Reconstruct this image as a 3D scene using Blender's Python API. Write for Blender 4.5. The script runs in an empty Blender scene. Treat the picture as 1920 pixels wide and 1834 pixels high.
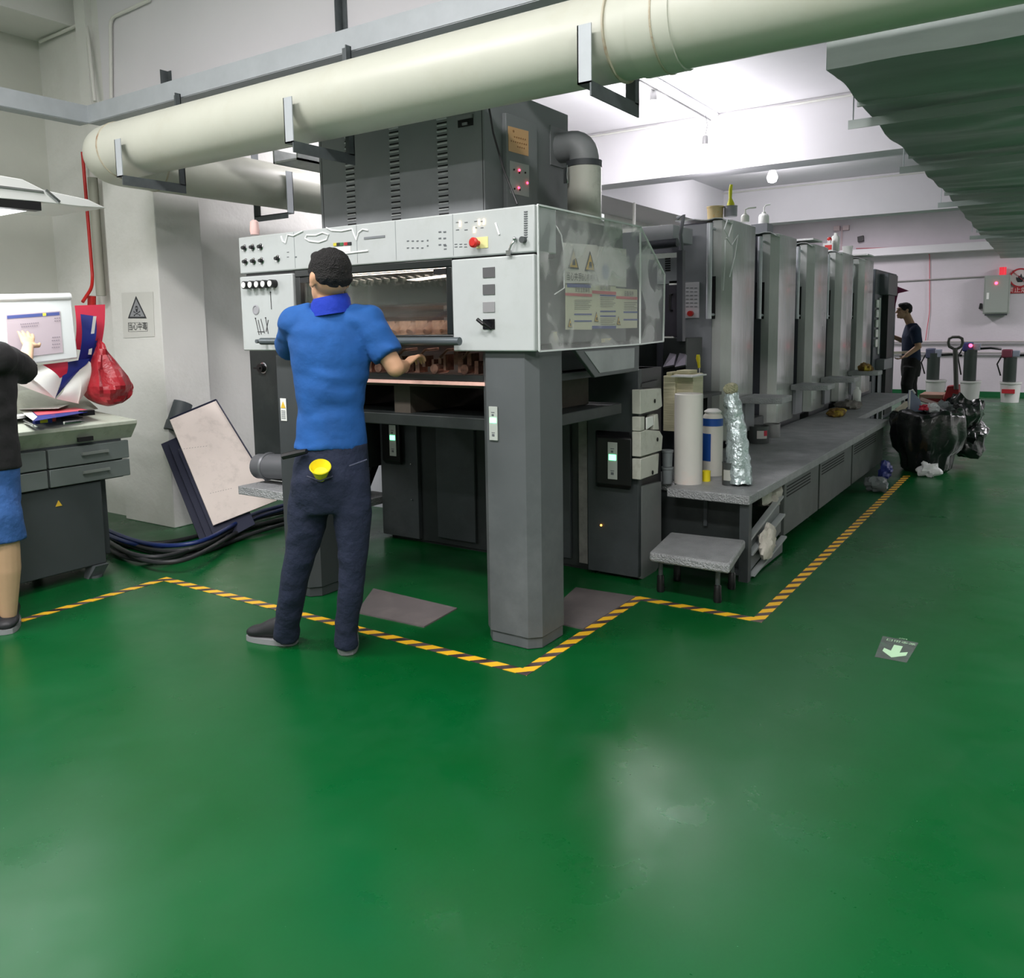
import bpy, bmesh, math, random
from mathutils import Vector, Matrix, noise
random.seed(7)
SC = bpy.context.scene
COL = SC.collection
# ---------------- camera ----------------
YAW, PIT, ROLL, F, H = math.radians(33.878), math.radians(6.819), math.radians(-.908), 1550., 1.38
def _axes():
    f = Vector((-math.sin(YAW)*math.cos(PIT), math.cos(YAW)*math.cos(PIT), -math.sin(PIT)))
    r = Vector((math.cos(YAW), math.sin(YAW), 0)); u = r.cross(f)
    c, s = math.cos(ROLL), math.sin(ROLL)
    return c*r+s*u, c*u-s*r, f
AR, AU, AF = _axes(); C0 = Vector((0, 0, H))
cd = bpy.data.cameras.new('camera'); cam = bpy.data.objects.new('camera', cd); COL.objects.link(cam)
cam.matrix_world = Matrix(((AR.x, AU.x, -AF.x, 0), (AR.y, AU.y, -AF.y, 0), (AR.z, AU.z, -AF.z, H), (0, 0, 0, 1)))
cd.sensor_width = 36; cd.lens = F*36/1920; cd.shift_y = -117/1920; cd.clip_start = .05; cd.clip_end = 100
SC.camera = cam
vs = SC.view_settings
vs.view_transform = 'Standard'; vs.look = 'None'; vs.gamma = 1; vs.exposure = .87; vs.use_curve_mapping = False
w = bpy.data.worlds.new('world'); SC.world = w; w.use_nodes = True
w.node_tree.nodes['Background'].inputs[0].default_value = (.75, .85, .9, 1)
w.node_tree.nodes['Background'].inputs[1].default_value = .12
# inferred fluorescent tubes over the front bay, then unseen fill lamps added further back
def lamp(x, y, z, sx, sy, p, col=(1, .955, .96)):
    l = bpy.data.lights.new('tube_or_fill_light', 'AREA'); l.shape = 'RECTANGLE'; l.size = sx; l.size_y = sy; l.energy = p; l.color = col
    o = bpy.data.objects.new('tube_or_fill_light', l); COL.objects.link(o); o.location = (x, y, z)
for (x, y, p) in ((-3.6, .6, 74), (-1.2, .6, 60), (1.4, .6, 55), (-3.6, -2.6, 60), (-.6, -2.6, 60), (2.4, -2.6, 60)):
    lamp(x, y, 3.9, 1.3, .35, p)
for (x, y, p) in ((2.4, 5.6, 110), (2.7, 10.4, 110), (2.7, 15.0, 120), (5.0, 12.5, 90), (-3.4, 15.0, 45), (-4.3, 5.6, 40)):  # added fill for towers, left wall and far wall, no fixtures seen
    lamp(x, y, 3.38, .3, 1.2, p, (1, .94, .99))
# ---------------- pixel helpers: where a line of sight meets a real plane ----------------
def ray(px, py): return AR*((px-960)/F) + AU*(-(py-800)/F) + AF
def _pl(px, py, ax, v):
    d = ray(px, py); return C0 + d*((v-C0[ax])/d[ax])
def X_(px, py, v): return _pl(px, py, 0, v)
def Y_(px, py, v): return _pl(px, py, 1, v)
def Z_(px, py, v=0.): return _pl(px, py, 2, v)
def D_(px, py, d): return C0 + ray(px, py)*d
def dep(p): return (Vector(p)-C0).dot(AF)
def pw(p, n): return dep(p)*n/F
# ---------------- materials ----------------
def lin(c):
    return tuple(((v/255/12.92) if v/255 <= .04045 else ((v/255+.055)/1.055)**2.4) for v in c)
MATS = {}
def mat(name, rgb, rough=.5, metal=0., var=.0, scale=6., bump=0., bscale=60., emis=0., dirt=None, dscale=2., damt=.5, trans=0., alpha=1., coat=0., ecol=None, aniso=(1, 1, 1), spec=.5, ior=1.45, avar=None):
    if name in MATS: return MATS[name]
    m = bpy.data.materials.new(name); m.use_nodes = True; nt = m.node_tree; b = nt.nodes['Principled BSDF']; N = nt.nodes.new; L = nt.links.new
    c = lin(rgb)
    b.inputs['Base Color'].default_value = (*c, 1); b.inputs['Roughness'].default_value = rough; b.inputs['Metallic'].default_value = metal
    b.inputs['Specular IOR Level'].default_value = spec; b.inputs['IOR'].default_value = ior
    if coat: b.inputs['Coat Weight'].default_value = coat; b.inputs['Coat Roughness'].default_value = .12
    if trans: b.inputs['Transmission Weight'].default_value = trans
    if alpha < 1: b.inputs['Alpha'].default_value = alpha
    if avar:
        na = N('ShaderNodeTexNoise'); na.inputs['Scale'].default_value = 3.2; na.inputs['Detail'].default_value = 3; na.inputs['Distortion'].default_value = .6; tc0 = N('ShaderNodeTexCoord'); L(tc0.outputs['Object'], na.inputs[0])
        ra = N('ShaderNodeValToRGB'); ra.color_ramp.elements[0].position = .48; ra.color_ramp.elements[1].position = .54
        ra.color_ramp.elements[0].color = (avar[0],)*3+(1,); ra.color_ramp.elements[1].color = (avar[1],)*3+(1,); L(na.outputs[0], ra.inputs[0]); L(ra.outputs[0], b.inputs['Alpha'])
    if emis:
        b.inputs['Emission Color'].default_value = (*(lin(ecol) if ecol else c), 1); b.inputs['Emission Strength'].default_value = emis
    tc = N('ShaderNodeTexCoord'); mp = N('ShaderNodeMapping'); mp.inputs['Scale'].default_value = aniso; L(tc.outputs['Object'], mp.inputs[0])
    src = None
    if var or dirt:
        n1 = N('ShaderNodeTexNoise'); n1.inputs['Scale'].default_value = scale; n1.inputs['Detail'].default_value = 6; n1.inputs['Roughness'].default_value = .6; L(mp.outputs[0], n1.inputs[0])
        r = N('ShaderNodeValToRGB'); r.color_ramp.elements[0].position = .3; r.color_ramp.elements[1].position = .7
        r.color_ramp.elements[0].color = (*[v*(1-var) for v in c], 1); r.color_ramp.elements[1].color = (*[min(1, v*(1+var)) for v in c], 1)
        L(n1.outputs[0], r.inputs[0]); src = r.outputs[0]
    if dirt:
        n2 = N('ShaderNodeTexNoise'); n2.inputs['Scale'].default_value = dscale; n2.inputs['Detail'].default_value = 8; n2.inputs['Roughness'].default_value = .7; L(mp.outputs[0], n2.inputs[0])
        r2 = N('ShaderNodeValToRGB'); r2.color_ramp.elements[0].position = .52; r2.color_ramp.elements[1].position = .68
        r2.color_ramp.elements[0].color = (0, 0, 0, 1); r2.color_ramp.elements[1].color = (damt, damt, damt, 1); L(n2.outputs[0], r2.inputs[0])
        mx = N('ShaderNodeMix'); mx.data_type = 'RGBA'; L(r2.outputs[0], mx.inputs[0]); L(src, mx.inputs[6]); mx.inputs[7].default_value = (*lin(dirt), 1); src = mx.outputs[2]
    if src: L(src, b.inputs['Base Color'])
    if bump:
        n3 = N('ShaderNodeTexNoise'); n3.inputs['Scale'].default_value = bscale; n3.inputs['Detail'].default_value = 4; L(mp.outputs[0], n3.inputs[0])
        bp = N('ShaderNodeBump'); bp.inputs['Strength'].default_value = bump; bp.inputs['Distance'].default_value = .02; L(n3.outputs[0], bp.inputs['Height']); L(bp.outputs[0], b.inputs['Normal'])
    MATS[name] = m; return m
WALL = mat('white_plaster', (216, 216, 212), .8, var=.03, scale=3, bump=.12, bscale=25, dirt=(190, 190, 180), dscale=1.2, damt=.35)
WALLB = mat('rear_plaster', (205, 198, 205), .8, var=.03, scale=3, bump=.1, bscale=25)
CEIL = mat('ceiling_paint', (218, 216, 220), .85, var=.02, scale=2)
PIPE = mat('cream_pvc', (190, 192, 180), .42, var=.025, scale=5, dirt=(170, 165, 140), dscale=4, damt=.15)
STEEL = mat('primed_steel', (170, 176, 180), .55, .1, var=.06, scale=8)
RAWST = mat('raw_steel', (92, 98, 100), .5, .4, var=.2, scale=12)
GALV = mat('galvanised_sheet', (158, 166, 164), .42, .3, var=.16, scale=3, bump=.5, bscale=2.2, aniso=(.4, 1.6, 1.6))
DARK = mat('charcoal_paint', (56, 61, 63), .5, var=.15, scale=7, bump=.05, bscale=40, dirt=(74, 78, 78), dscale=3, damt=.4)
DARK2 = mat('black_green_panel', (36, 41, 41), .5, var=.15, scale=6, dirt=(60, 64, 62), dscale=5, damt=.35)
GREY = mat('slate_grey_paint', (84, 88, 90), .5, var=.06, scale=6, dirt=(120, 122, 124), dscale=1.5, damt=.3)
GREYL = mat('press_light_grey', (178, 183, 183), .42, var=.03, scale=6, dirt=(160, 164, 158), dscale=5, damt=.3)
MID = mat('press_mid_grey', (124, 127, 132), .45, var=.06, scale=5)
BLACK = mat('black_plastic', (20, 20, 22), .4)
HOLE = mat('shadow_black', (8, 9, 10), .8)  # near-black paint for the shade inside slots and recesses
CHROME = mat('chrome', (200, 200, 205), .18, 1., var=.05)
WHITE = mat('white_plastic', (228, 230, 226), .4)
WRAP = mat('film_wrapped_grey', (176, 179, 177), .22, 0., var=.12, scale=3.5, bump=.55, bscale=5, dirt=(170, 168, 158), dscale=6, damt=.4, coat=.5, aniso=(1, 1, .35))
TREAD = mat('tread_plate', (160, 162, 164), .45, .25, var=.18, scale=9, bump=.7, bscale=120)
RED = mat('red_plastic', (190, 40, 35), .4)
YEL = mat('yellow_plastic', (232, 214, 40), .4)
SKIN = mat('skin', (196, 152, 122), .55, var=.04, scale=12, spec=.3)
HAIR = mat('black_hair', (22, 20, 21), .75, var=.3, scale=60, bump=.8, bscale=180)
# ---------------- mesh builder ----------------
class MB:
    def __init__(s): s.v = []; s.f = []; s.m = []; s.cur = 0
    def add(s, vs, fs):
        o = len(s.v); s.v += [Vector(v) for v in vs]; s.f += [[o+i for i in f] for f in fs]; s.m += [s.cur]*len(fs); return s
    def mi(s, i): s.cur = i; return s
    def box(s, a, b):
        x0, x1 = sorted((a[0], b[0])); y0, y1 = sorted((a[1], b[1])); z0, z1 = sorted((a[2], b[2]))
        return s.add([(x0, y0, z0), (x1, y0, z0), (x1, y1, z0), (x0, y1, z0), (x0, y0, z1), (x1, y0, z1), (x1, y1, z1), (x0, y1, z1)],
                     [(0, 3, 2, 1), (4, 5, 6, 7), (0, 1, 5, 4), (1, 2, 6, 5), (2, 3, 7, 6), (3, 0, 4, 7)])
    def obox(s, c, ax, ay, az):
        c, ax, ay, az = map(Vector, (c, ax, ay, az))
        vs = [c+i*ax+j*ay+k*az for k in (-.5, .5) for (i, j) in ((-.5, -.5), (.5, -.5), (.5, .5), (-.5, .5))]
        fs = [(0, 3, 2, 1), (4, 5, 6, 7), (0, 1, 5, 4), (1, 2, 6, 5), (2, 3, 7, 6), (3, 0, 4, 7)]
        if ax.cross(ay).dot(az) < 0: fs = [f[::-1] for f in fs]
        return s.add(vs, fs)
    def bar(s, a, b, w, h, up=(0, 0, 1)):
        a, b = Vector(a), Vector(b); d = (b-a); t = d.normalized(); x = t.cross(Vector(up))
        if x.length < 1e-4: x = t.cross(Vector((0, 1, 0)))
        x.normalize(); y = x.cross(t); return s.obox((a+b)/2, x*w, d, y*h)
    def cyl(s, a, b, r, r2=None, n=24, caps=True):
        a, b = Vector(a), Vector(b); r2 = r if r2 is None else r2; t = (b-a).normalized()
        x = t.orthogonal().normalized(); y = t.cross(x)
        vs = [];
        for c, q in ((a, r), (b, r2)):
            for i in range(n):
                an = 2*math.pi*i/n; vs.append(c+(x*math.cos(an)+y*math.sin(an))*q)
        fs = [(i, (i+1) % n, n+(i+1) % n, n+i) for i in range(n)]
        if caps: fs += [tuple(range(n))[::-1], tuple(range(n, 2*n))]
        return s.add(vs, fs)
    def tube(s, pts, r, n=12, caps=True):
        pts = [Vector(p) for p in pts]; m = len(pts); R = r if isinstance(r, (list, tuple)) else [r]*m
        t = (pts[1]-pts[0]).normalized(); x = t.orthogonal().normalized(); vs = []
        for i, p in enumerate(pts):
            t = (pts[min(i+1, m-1)]-pts[max(i-1, 0)]).normalized()
            x = (x-t*x.dot(t)).normalized(); y = t.cross(x)
            for k in range(n):
                an = 2*math.pi*k/n; vs.append(p+(x*math.cos(an)+y*math.sin(an))*R[i])
        fs = [(i*n+k, i*n+(k+1) % n, (i+1)*n+(k+1) % n, (i+1)*n+k) for i in range(m-1) for k in range(n)]
        if caps: fs += [tuple(range(n))[::-1], tuple(range((m-1)*n, m*n))]
        return s.add(vs, fs)
    def lathe(s, prof, c, n=28, ax=(0, 0, 1)):
        ring = len(prof) > 3 and abs(prof[0][0]-prof[-1][0]) < 1e-6
        c = Vector(c); t = Vector(ax).normalized(); x = t.orthogonal().normalized(); y = t.cross(x); vs = []; m = len(prof)
        for (r, z) in prof:
            for k in range(n):
                an = 2*math.pi*k/n; vs.append(c+t*z+(x*math.cos(an)+y*math.sin(an))*max(r, 1e-4))
        fs = [(i*n+k, i*n+(k+1) % n, (i+1)*n+(k+1) % n, (i+1)*n+k) for i in range(m-1) for k in range(n)]
        if not ring: fs += [tuple(range(n))[::-1], tuple(range((m-1)*n, m*n))]
        return s.add(vs, fs)
    def ball(s, c, r, n=16, m=10, axes=None):
        c = Vector(c); r = (r, r, r) if not isinstance(r, (tuple, list)) else r
        ax = axes or (Vector((1, 0, 0)), Vector((0, 1, 0)), Vector((0, 0, 1))); vs = []
        for i in range(m+1):
            th = math.pi*i/m
            for k in range(n):
                p = 2*math.pi*k/n; vs.append(c+ax[0]*(r[0]*math.sin(th)*math.cos(p))+ax[1]*(r[1]*math.sin(th)*math.sin(p))-ax[2]*(r[2]*math.cos(th)))
        return s.add(vs, [(i*n+k, i*n+(k+1) % n, (i+1)*n+(k+1) % n, (i+1)*n+k) for i in range(m) for k in range(n)])
    def prism(s, pts, d):
        pts = [Vector(p) for p in pts]; d = Vector(d); n = len(pts)
        nr = sum(((pts[i]-pts[0]).cross(pts[(i+1) % n]-pts[0]) for i in range(1, n-1)), Vector((0, 0, 0)))
        if nr.dot(d) < 0: pts = pts[::-1]
        fs = [tuple(range(n))[::-1], tuple(range(n, 2*n))]+[(i, (i+1) % n, n+(i+1) % n, n+i) for i in range(n)]
        return s.add(pts+[p+d for p in pts], fs)
    def caps(s, a, b, ra, rb, n=14, sx=None):
        """closed tapered capsule; sx=(axis, factor) flattens it across an axis"""
        a, b = Vector(a), Vector(b); t = (b-a); L = t.length; t = t.normalized() if L > 1e-6 else Vector((0, 0, 1))
        x = t.orthogonal().normalized(); y = t.cross(x); prof = []
        for i in range(6): th = math.pi/2*i/5; prof.append((ra*math.sin(th), -ra*math.cos(th)))
        for i in range(6): th = math.pi/2*i/5; prof.append((rb*math.cos(th), L+rb*math.sin(th)))
        vs = []
        for (r, z) in prof:
            for k in range(n):
                an = 2*math.pi*k/n; o = (x*math.cos(an)+y*math.sin(an))*max(r, 1e-5)
                if sx: q = Vector(sx[0]).normalized(); o -= q*(o.dot(q)*(1-sx[1]))
                vs.append(a+t*z+o)
        m = len(prof)
        return s.add(vs, [(i*n+k, i*n+(k+1) % n, (i+1)*n+(k+1) % n, (i+1)*n+k) for i in range(m-1) for k in range(n)]+[tuple(range(n))[::-1], tuple(range((m-1)*n, m*n))])
    def sheet(s, rows, th):
        """grid of points given a real thickness"""
        rows = [[Vector(p) for p in r] for r in rows]; n, m = len(rows), len(rows[0]); bot = []
        for i in range(n):
            for j in range(m):
                du = rows[min(i+1, n-1)][j]-rows[max(i-1, 0)][j]; dv = rows[i][min(j+1, m-1)]-rows[i][max(j-1, 0)]
                nn = du.cross(dv); nn = nn.normalized() if nn.length > 0 else Vector((0, 0, 1)); bot.append(rows[i][j]-nn*th)
        vs = [p for r in rows for p in r]+bot; o = n*m
        fs = [(i*m+j, (i+1)*m+j, (i+1)*m+j+1, i*m+j+1) for i in range(n-1) for j in range(m-1)]
        fs += [tuple(o+k for k in f[::-1]) for f in fs]
        ring = [j for j in range(m)]+[i*m+m-1 for i in range(1, n)]+[(n-1)*m+j for j in range(m-2, -1, -1)]+[i*m for i in range(n-2, 0, -1)]
        fs += [(ring[k], ring[(k+1) % len(ring)], o+ring[(k+1) % len(ring)], o+ring[k]) for k in range(len(ring))]
        return s.add(vs, fs)
    def build(s, name, mats, parent=None, bevel=0., flat=False, ang=38, remesh=0., smooth=0, local=False, fn=None):
        off = Vector((0, 0, 0))
        if not local:
            p = parent
            if p is not None:
                while p is not None: off += p.location; p = p.parent
            else:
                xs = [v.x for v in s.v]; ys = [v.y for v in s.v]; zs = [v.z for v in s.v]
                off = Vector(((min(xs)+max(xs))/2, (min(ys)+max(ys))/2, min(zs)))
        me = bpy.data.meshes.new(name)
        me.from_pydata([v-off for v in s.v], [], s.f)
        mats = mats if isinstance(mats, (list, tuple)) else [mats]
        for q in mats: me.materials.append(q)
        me.polygons.foreach_set('material_index', s.m); me.update()
        o = bpy.data.objects.new(name, me); COL.objects.link(o)
        if remesh:
            md = o.modifiers.new('r', 'REMESH'); md.mode = 'VOXEL'; md.voxel_size = remesh; md.use_smooth_shade = True
            if smooth: sm = o.modifiers.new('s', 'SMOOTH'); sm.iterations = smooth; sm.factor = .5
            bpy.context.view_layer.update()
            ev = o.evaluated_get(bpy.context.evaluated_depsgraph_get()); nm = bpy.data.meshes.new_from_object(ev)
            o.modifiers.clear(); o.data = nm; me = nm
            if not me.materials:
                for q in mats: me.materials.append(q)
        if fn:
            for v in me.vertices: v.co = fn(v.co+off)-off
        if not flat:
            me.polygons.foreach_set('use_smooth', [True]*len(me.polygons))
            if not remesh: me.set_sharp_from_angle(angle=math.radians(ang))
        if bevel:
            b = o.modifiers.new('bevel', 'BEVEL'); b.width = bevel; b.segments = 2; b.limit_method = 'ANGLE'; b.angle_limit = math.radians(50)
        if parent is not None: o.parent = parent
        elif not local: o.location = off
        return o
def tag(o, label=None, cat=None, group=None, kind=None):
    if label: o['label'] = label
    if cat: o['category'] = cat
    if group: o['group'] = group
    if kind: o['kind'] = kind
    return o
def thing(name, label, cat, loc, group=None):
    o = bpy.data.objects.new(name, None); COL.objects.link(o); o.location = loc; o.empty_display_size = .1
    return tag(o, label, cat, group)
def copy_tree(o, loc, label=None):
    def rec(q, par):
        c = q.copy(); COL.objects.link(c)
        if par: c.parent = par
        for ch in list(q.children): rec(ch, c)
        return c
    r = rec(o, None); r.location = loc
    if label: r['label'] = label
    return r
def box(name, a, b, m, parent=None, bevel=0.): return MB().box(a, b).build(name, m, parent, bevel)
def text_faces(txt, size, org, xd, ud, th=.0015, font_scale=1.):
    """lettering as a real mesh lying in the plane of xd / ud"""
    c = bpy.data.curves.new('t', 'FONT'); c.body = txt; c.size = size; c.extrude = 0; c.align_x = 'CENTER'; c.align_y = 'CENTER'; c.resolution_u = 2
    o = bpy.data.objects.new('t', c); COL.objects.link(o); bpy.context.view_layer.update()
    me = bpy.data.meshes.new_from_object(o.evaluated_get(bpy.context.evaluated_depsgraph_get()))
    xd, ud, org = Vector(xd).normalized(), Vector(ud).normalized(), Vector(org); n = xd.cross(ud)
    vs = [org+xd*(v.co.x*font_scale)+ud*v.co.y+n*th for v in me.vertices]; fs = [tuple(p.vertices) for p in me.polygons]
    bpy.data.objects.remove(o); bpy.data.curves.remove(c); bpy.data.meshes.remove(me)
    return vs, fs
# ================= THE HALL =================
def struct(name, mb, m, **k):
    o = mb.build(name, m, flat=True, **k); o['kind'] = 'structure'; return o
def floor_mat():
    m = bpy.data.materials.new('green_epoxy_floor'); m.use_nodes = True; nt = m.node_tree; b = nt.nodes['Principled BSDF']; N = nt.nodes.new; L = nt.links.new
    tc = N('ShaderNodeTexCoord')
    def nz(s, d=6, r=.6):
        n = N('ShaderNodeTexNoise'); n.inputs['Scale'].default_value = s; n.inputs['Detail'].default_value = d; n.inputs['Roughness'].default_value = r; L(tc.outputs['Object'], n.inputs[0]); return n.outputs[0]
    def ramp(src, p0, c0, p1, c1):
        r = N('ShaderNodeValToRGB'); r.color_ramp.elements[0].position = p0; r.color_ramp.elements[1].position = p1
        r.color_ramp.elements[0].color = (*c0, 1); r.color_ramp.elements[1].color = (*c1, 1); L(src, r.inputs[0]); return r.outputs[0]
    base = ramp(nz(.7, 4), .35, lin((0, 73, 28)), .65, lin((2, 82, 38)))
    worn = ramp(nz(2.2, 10, .75), .5, (0, 0, 0), .85, (.3, .3, .3))
    mx = N('ShaderNodeMix'); mx.data_type = 'RGBA'; L(worn, mx.inputs[0]); L(base, mx.inputs[6]); mx.inputs[7].default_value = (*lin((34, 88, 62)), 1)
    spk = ramp(nz(95, 2, .5), .77, (0, 0, 0), .80, (.8, .8, .8))
    mx2 = N('ShaderNodeMix'); mx2.data_type = 'RGBA'; L(spk, mx2.inputs[0]); L(mx.outputs[2], mx2.inputs[6]); mx2.inputs[7].default_value = (*lin((120, 155, 135)), 1)
    L(mx2.outputs[2], b.inputs['Base Color'])
    rr = ramp(nz(3, 6), .3, (.24,)*3, .7, (.4,)*3); L(rr, b.inputs['Roughness'])
    b.inputs['Specular IOR Level'].default_value = .5
    bp = N('ShaderNodeBump'); bp.inputs['Strength'].default_value = .06; bp.inputs['Distance'].default_value = .02; L(nz(2.5, 2), bp.inputs['Height']); L(bp.outputs[0], b.inputs['Normal'])
    return m
FLOOR = floor_mat()
struct('floor', MB().box((-7, -6, -.2), (7, 18, 0)), FLOOR)
struct('wall_back', MB().box((-6, 17.3, 0), (7, 17.6, 4.2)), WALLB)
struct('baseboard_back', MB().box((-5.33, 17.27, 0), (7, 17.3, .09)), mat('green_skirting', (20, 92, 52), .45))
struct('wall_left', MB().box((-5.7, 3.62, 0), (-5.33, 17.3, 4.2)), WALL)
struct('wall_front', MB().box((-7, -6.3, 0), (7, -6, 4.4)), WALL)
struct('wall_right', MB().box((6.7, -6, 0), (7, 17.3, 4.4)), WALL)
# recessed front bay on the left, and its outer wall
struct('trim_1', MB().box((-6.64, 3.5, 0), (-5.82, 3.9, 4.1)).box((-6.03, 3.45, 2.92), (-5.9, 3.5, 4.1)), WALL)
struct('trim_2', MB().box((-6.94, -6, 0), (-6.64, 3.9, 4.4)), mat('outer_plaster', (198, 200, 192), .8, var=.03, scale=3, bump=.1, bscale=25))
struct('trim_3', MB().box((-5.82, 3.44, 0), (-5.215, 3.8, 2.9)), WALL, bevel=.006)
struct('trim_4', MB().box((-6.64, -6, 3.6), (-6.12, 3.5, 4.1)), WALL)
struct('ceiling', MB().box((-7, -6, 4.1), (7, 3.55, 4.3)).box((-7, 3.6, 3.45), (7, 17.4, 3.7)), CEIL)
for i, y in enumerate((3.5, 8.2, 12.9)):
    struct('trim_%d' % (i+5), MB().box((-5.82 if i == 0 else -5.33, y, 2.9), (6.7, y+.32, 4.1 if i == 0 else 3.45)), CEIL)
struct('trim_8', MB().box((-5.33, 17.0, 2.62), (6.7, 17.3, 2.76)), CEIL)
struct('trim_9', MB().box((-5.33, 8.52, 2.9), (-4.6, 12.9, 3.45)), CEIL)
LB = thing('light_batten', 'long white ceiling batten with the two nearest bulbs hanging from it', 'light batten', (-3.06, 6.6, 3.4))
MB().box((-3.14, 4.9, 3.40), (-2.98, 8.17, 3.449)).build('batten', mat('batten_white', (232, 232, 234), .5), LB, .004)
MB().tube([(-3.06, 4.9, 3.39), (-3.06, 8.17, 3.39)], .008, 8).build('cable', mat('grey_cord', (110, 110, 110), .6), LB)
# ---- hazard tape ----
def tape_mat():
    m = bpy.data.materials.new('hazard_tape'); m.use_nodes = True; nt = m.node_tree; b = nt.nodes['Principled BSDF']; N = nt.nodes.new; L = nt.links.new
    tc = N('ShaderNodeTexCoord'); sp = N('ShaderNodeSeparateXYZ'); L(tc.outputs['Object'], sp.inputs[0])
    ad = N('ShaderNodeMath'); ad.operation = 'SUBTRACT'; L(sp.outputs[0], ad.inputs[0]); L(sp.outputs[1], ad.inputs[1])
    ml = N('ShaderNodeMath'); ml.operation = 'MULTIPLY'; ml.inputs[1].default_value = 1/.115; L(ad.outputs[0], ml.inputs[0])
    fr = N('ShaderNodeMath'); fr.operation = 'FRACT'; L(ml.outputs[0], fr.inputs[0])
    gt = N('ShaderNodeMath'); gt.operation = 'GREATER_THAN'; gt.inputs[1].default_value = .56; L(fr.outputs[0], gt.inputs[0])
    nz = N('ShaderNodeTexNoise'); nz.inputs['Scale'].default_value = 8; nz.inputs['Detail'].default_value = 8; L(tc.outputs['Object'], nz.inputs[0])
    rp = N('ShaderNodeValToRGB'); rp.color_ramp.elements[0].position = .35; rp.color_ramp.elements[1].position = .7
    rp.color_ramp.elements[0].color = (*lin((45, 34, 36)), 1); rp.color_ramp.elements[1].color = (*lin((105, 90, 88)), 1); L(nz.outputs[0], rp.inputs[0])
    mx = N('ShaderNodeMix'); mx.data_type = 'RGBA'; L(gt.outputs[0], mx.inputs[0]); mx.inputs[6].default_value = (*lin((232, 180, 40)), 1); L(rp.outputs[0], mx.inputs[7])
    L(mx.outputs[2], b.inputs['Base Color']); b.inputs['Roughness'].default_value = .4
    return m
TAPE = tape_mat()
hw = .026
def strip(x0, y0, x1, y1, lab):
    if abs(x1-x0) > abs(y1-y0): mb = MB().box((x0-hw, y0-hw, .0003), (x1+hw, y0+hw, .0018))
    else: mb = MB().box((x0-hw, y0+hw, .0003), (x0+hw, y1-hw, .0018))
    me = mb.build('hazard_tape', TAPE, flat=True, local=True)
    tag(me, lab, 'tape', 'black and yellow floor tape runs')
strip(-4.17, -1.5, -4.17, 2.67, 'yellow and black floor tape run in front of the left console desk')
strip(-4.17, 2.67, -1.75, 2.67, 'yellow and black floor tape run crossing behind the feet of the blue shirt worker')
strip(-1.75, 2.67, -1.75, 3.74, 'yellow and black floor tape run beside the right dark post and floor plate')
strip(-1.75, 3.74, -1.14, 3.74, 'short yellow and black floor tape run in front of the small step stool')
strip(-1.14, 3.74, -1.22, 8.1, 'long yellow and black floor tape run along the raised walkway')
# ---- floor plates ----
PLATE = mat('brown_grey_plate', (98, 92, 92), .6, var=.08, scale=8, dirt=(120, 112, 108), dscale=5, damt=.4)
tag(MB().prism([Z_(668, 1150), Z_(700, 1105), Z_(857, 1142), Z_(795, 1177)], (0, 0, .006)).build('floor_plate', PLATE), 'grey-brown floor plate lying between the two worker legs and the right post', 'plate', 'grey floor plates')
tag(MB().prism([Z_(1012, 1163), Z_(1080, 1103), Z_(1192, 1120), Z_(1093, 1181)], (0, 0, .006)).build('floor_plate', PLATE), 'grey-brown floor plate lying right of the dark post beside tape', 'plate', 'grey floor plates')
# ---- exit sticker ----
ex = tag(MB().prism([Z_(1640, 1232), Z_(1655, 1193), Z_(1722, 1206), Z_(1700, 1243)], (0, 0, .0015)).build('exit_sticker', mat('worn_sticker', (74, 84, 78), .6, var=.2, scale=20, dirt=(60, 110, 80), dscale=10, damt=.7)), 'worn dark floor sticker with pale exit arrow and lettering', 'sticker')
PALE = mat('pale_green_print', (176, 214, 176), .5)
def zf(u, v): return Z_(1560+u*260/1920, 1150+v*130/960, .0018)
MB().prism([zf(860, 437), zf(980, 460), zf(935, 548), zf(1050, 540), zf(1025, 588), zf(822, 612), zf(698, 520), zf(722, 480), zf(815, 520)], (0, 0, .0006)).build('arrow', PALE, ex)
tx = MB(); ctr = zf(955, 402); tw = (zf(745, 370)-zf(1165, 440)).length; xd = (zf(740, 362)-zf(1170, 440)); ud = zf(900, 600)-zf(960, 440)
tx.add(*text_faces('安全出口', tw*.25, ctr+Vector((0, 0, .0005)), xd, Vector((0, 0, 1)).cross(xd)))
tx.add(*text_faces('EXIT', tw*.14, zf(985, 358)+Vector((0, 0, .0005)), xd, Vector((0, 0, 1)).cross(xd)))
tx.build('lettering', PALE, ex, flat=True)
# ================= PIPES, BEAMS AND DUCT OVERHEAD =================
PY, PZ, PR, PX2 = 2.875, 2.437, .158, -4.88
bend = [(PX2+.2-.2*math.sin(a), PY+.2-.2*math.cos(a), PZ) for a in [math.pi/2*i/8 for i in range(9)]]
vp = tag(MB().tube([(3.5, PY, PZ), (PX2+.24, PY, PZ)]+bend+[(PX2, PY+.24, PZ), (PX2, 12.5, PZ)], PR, 40).build('ventilation_pipe', PIPE, ang=50),
         'thick cream ventilation pipe crossing overhead and turning back at the left column', 'pipe')
RIB = mat('pipe_seam_cement', (176, 170, 150), .6, dirt=(140, 100, 70), dscale=9, damt=.8, var=.05)
for x, wd, rr in ((PX2+.25, .012, .004), (-1.33, .16, .006), (-1.42, .01, .009), (-1.24, .01, .009)):
    MB().lathe([(PR, 0), (PR+rr, .002), (PR+rr, wd-.002), (PR, wd)], (x, PY, PZ), 40, (1, 0, 0)).build('pipe_collar', RIB if wd < .05 else PIPE, vp)
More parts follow.
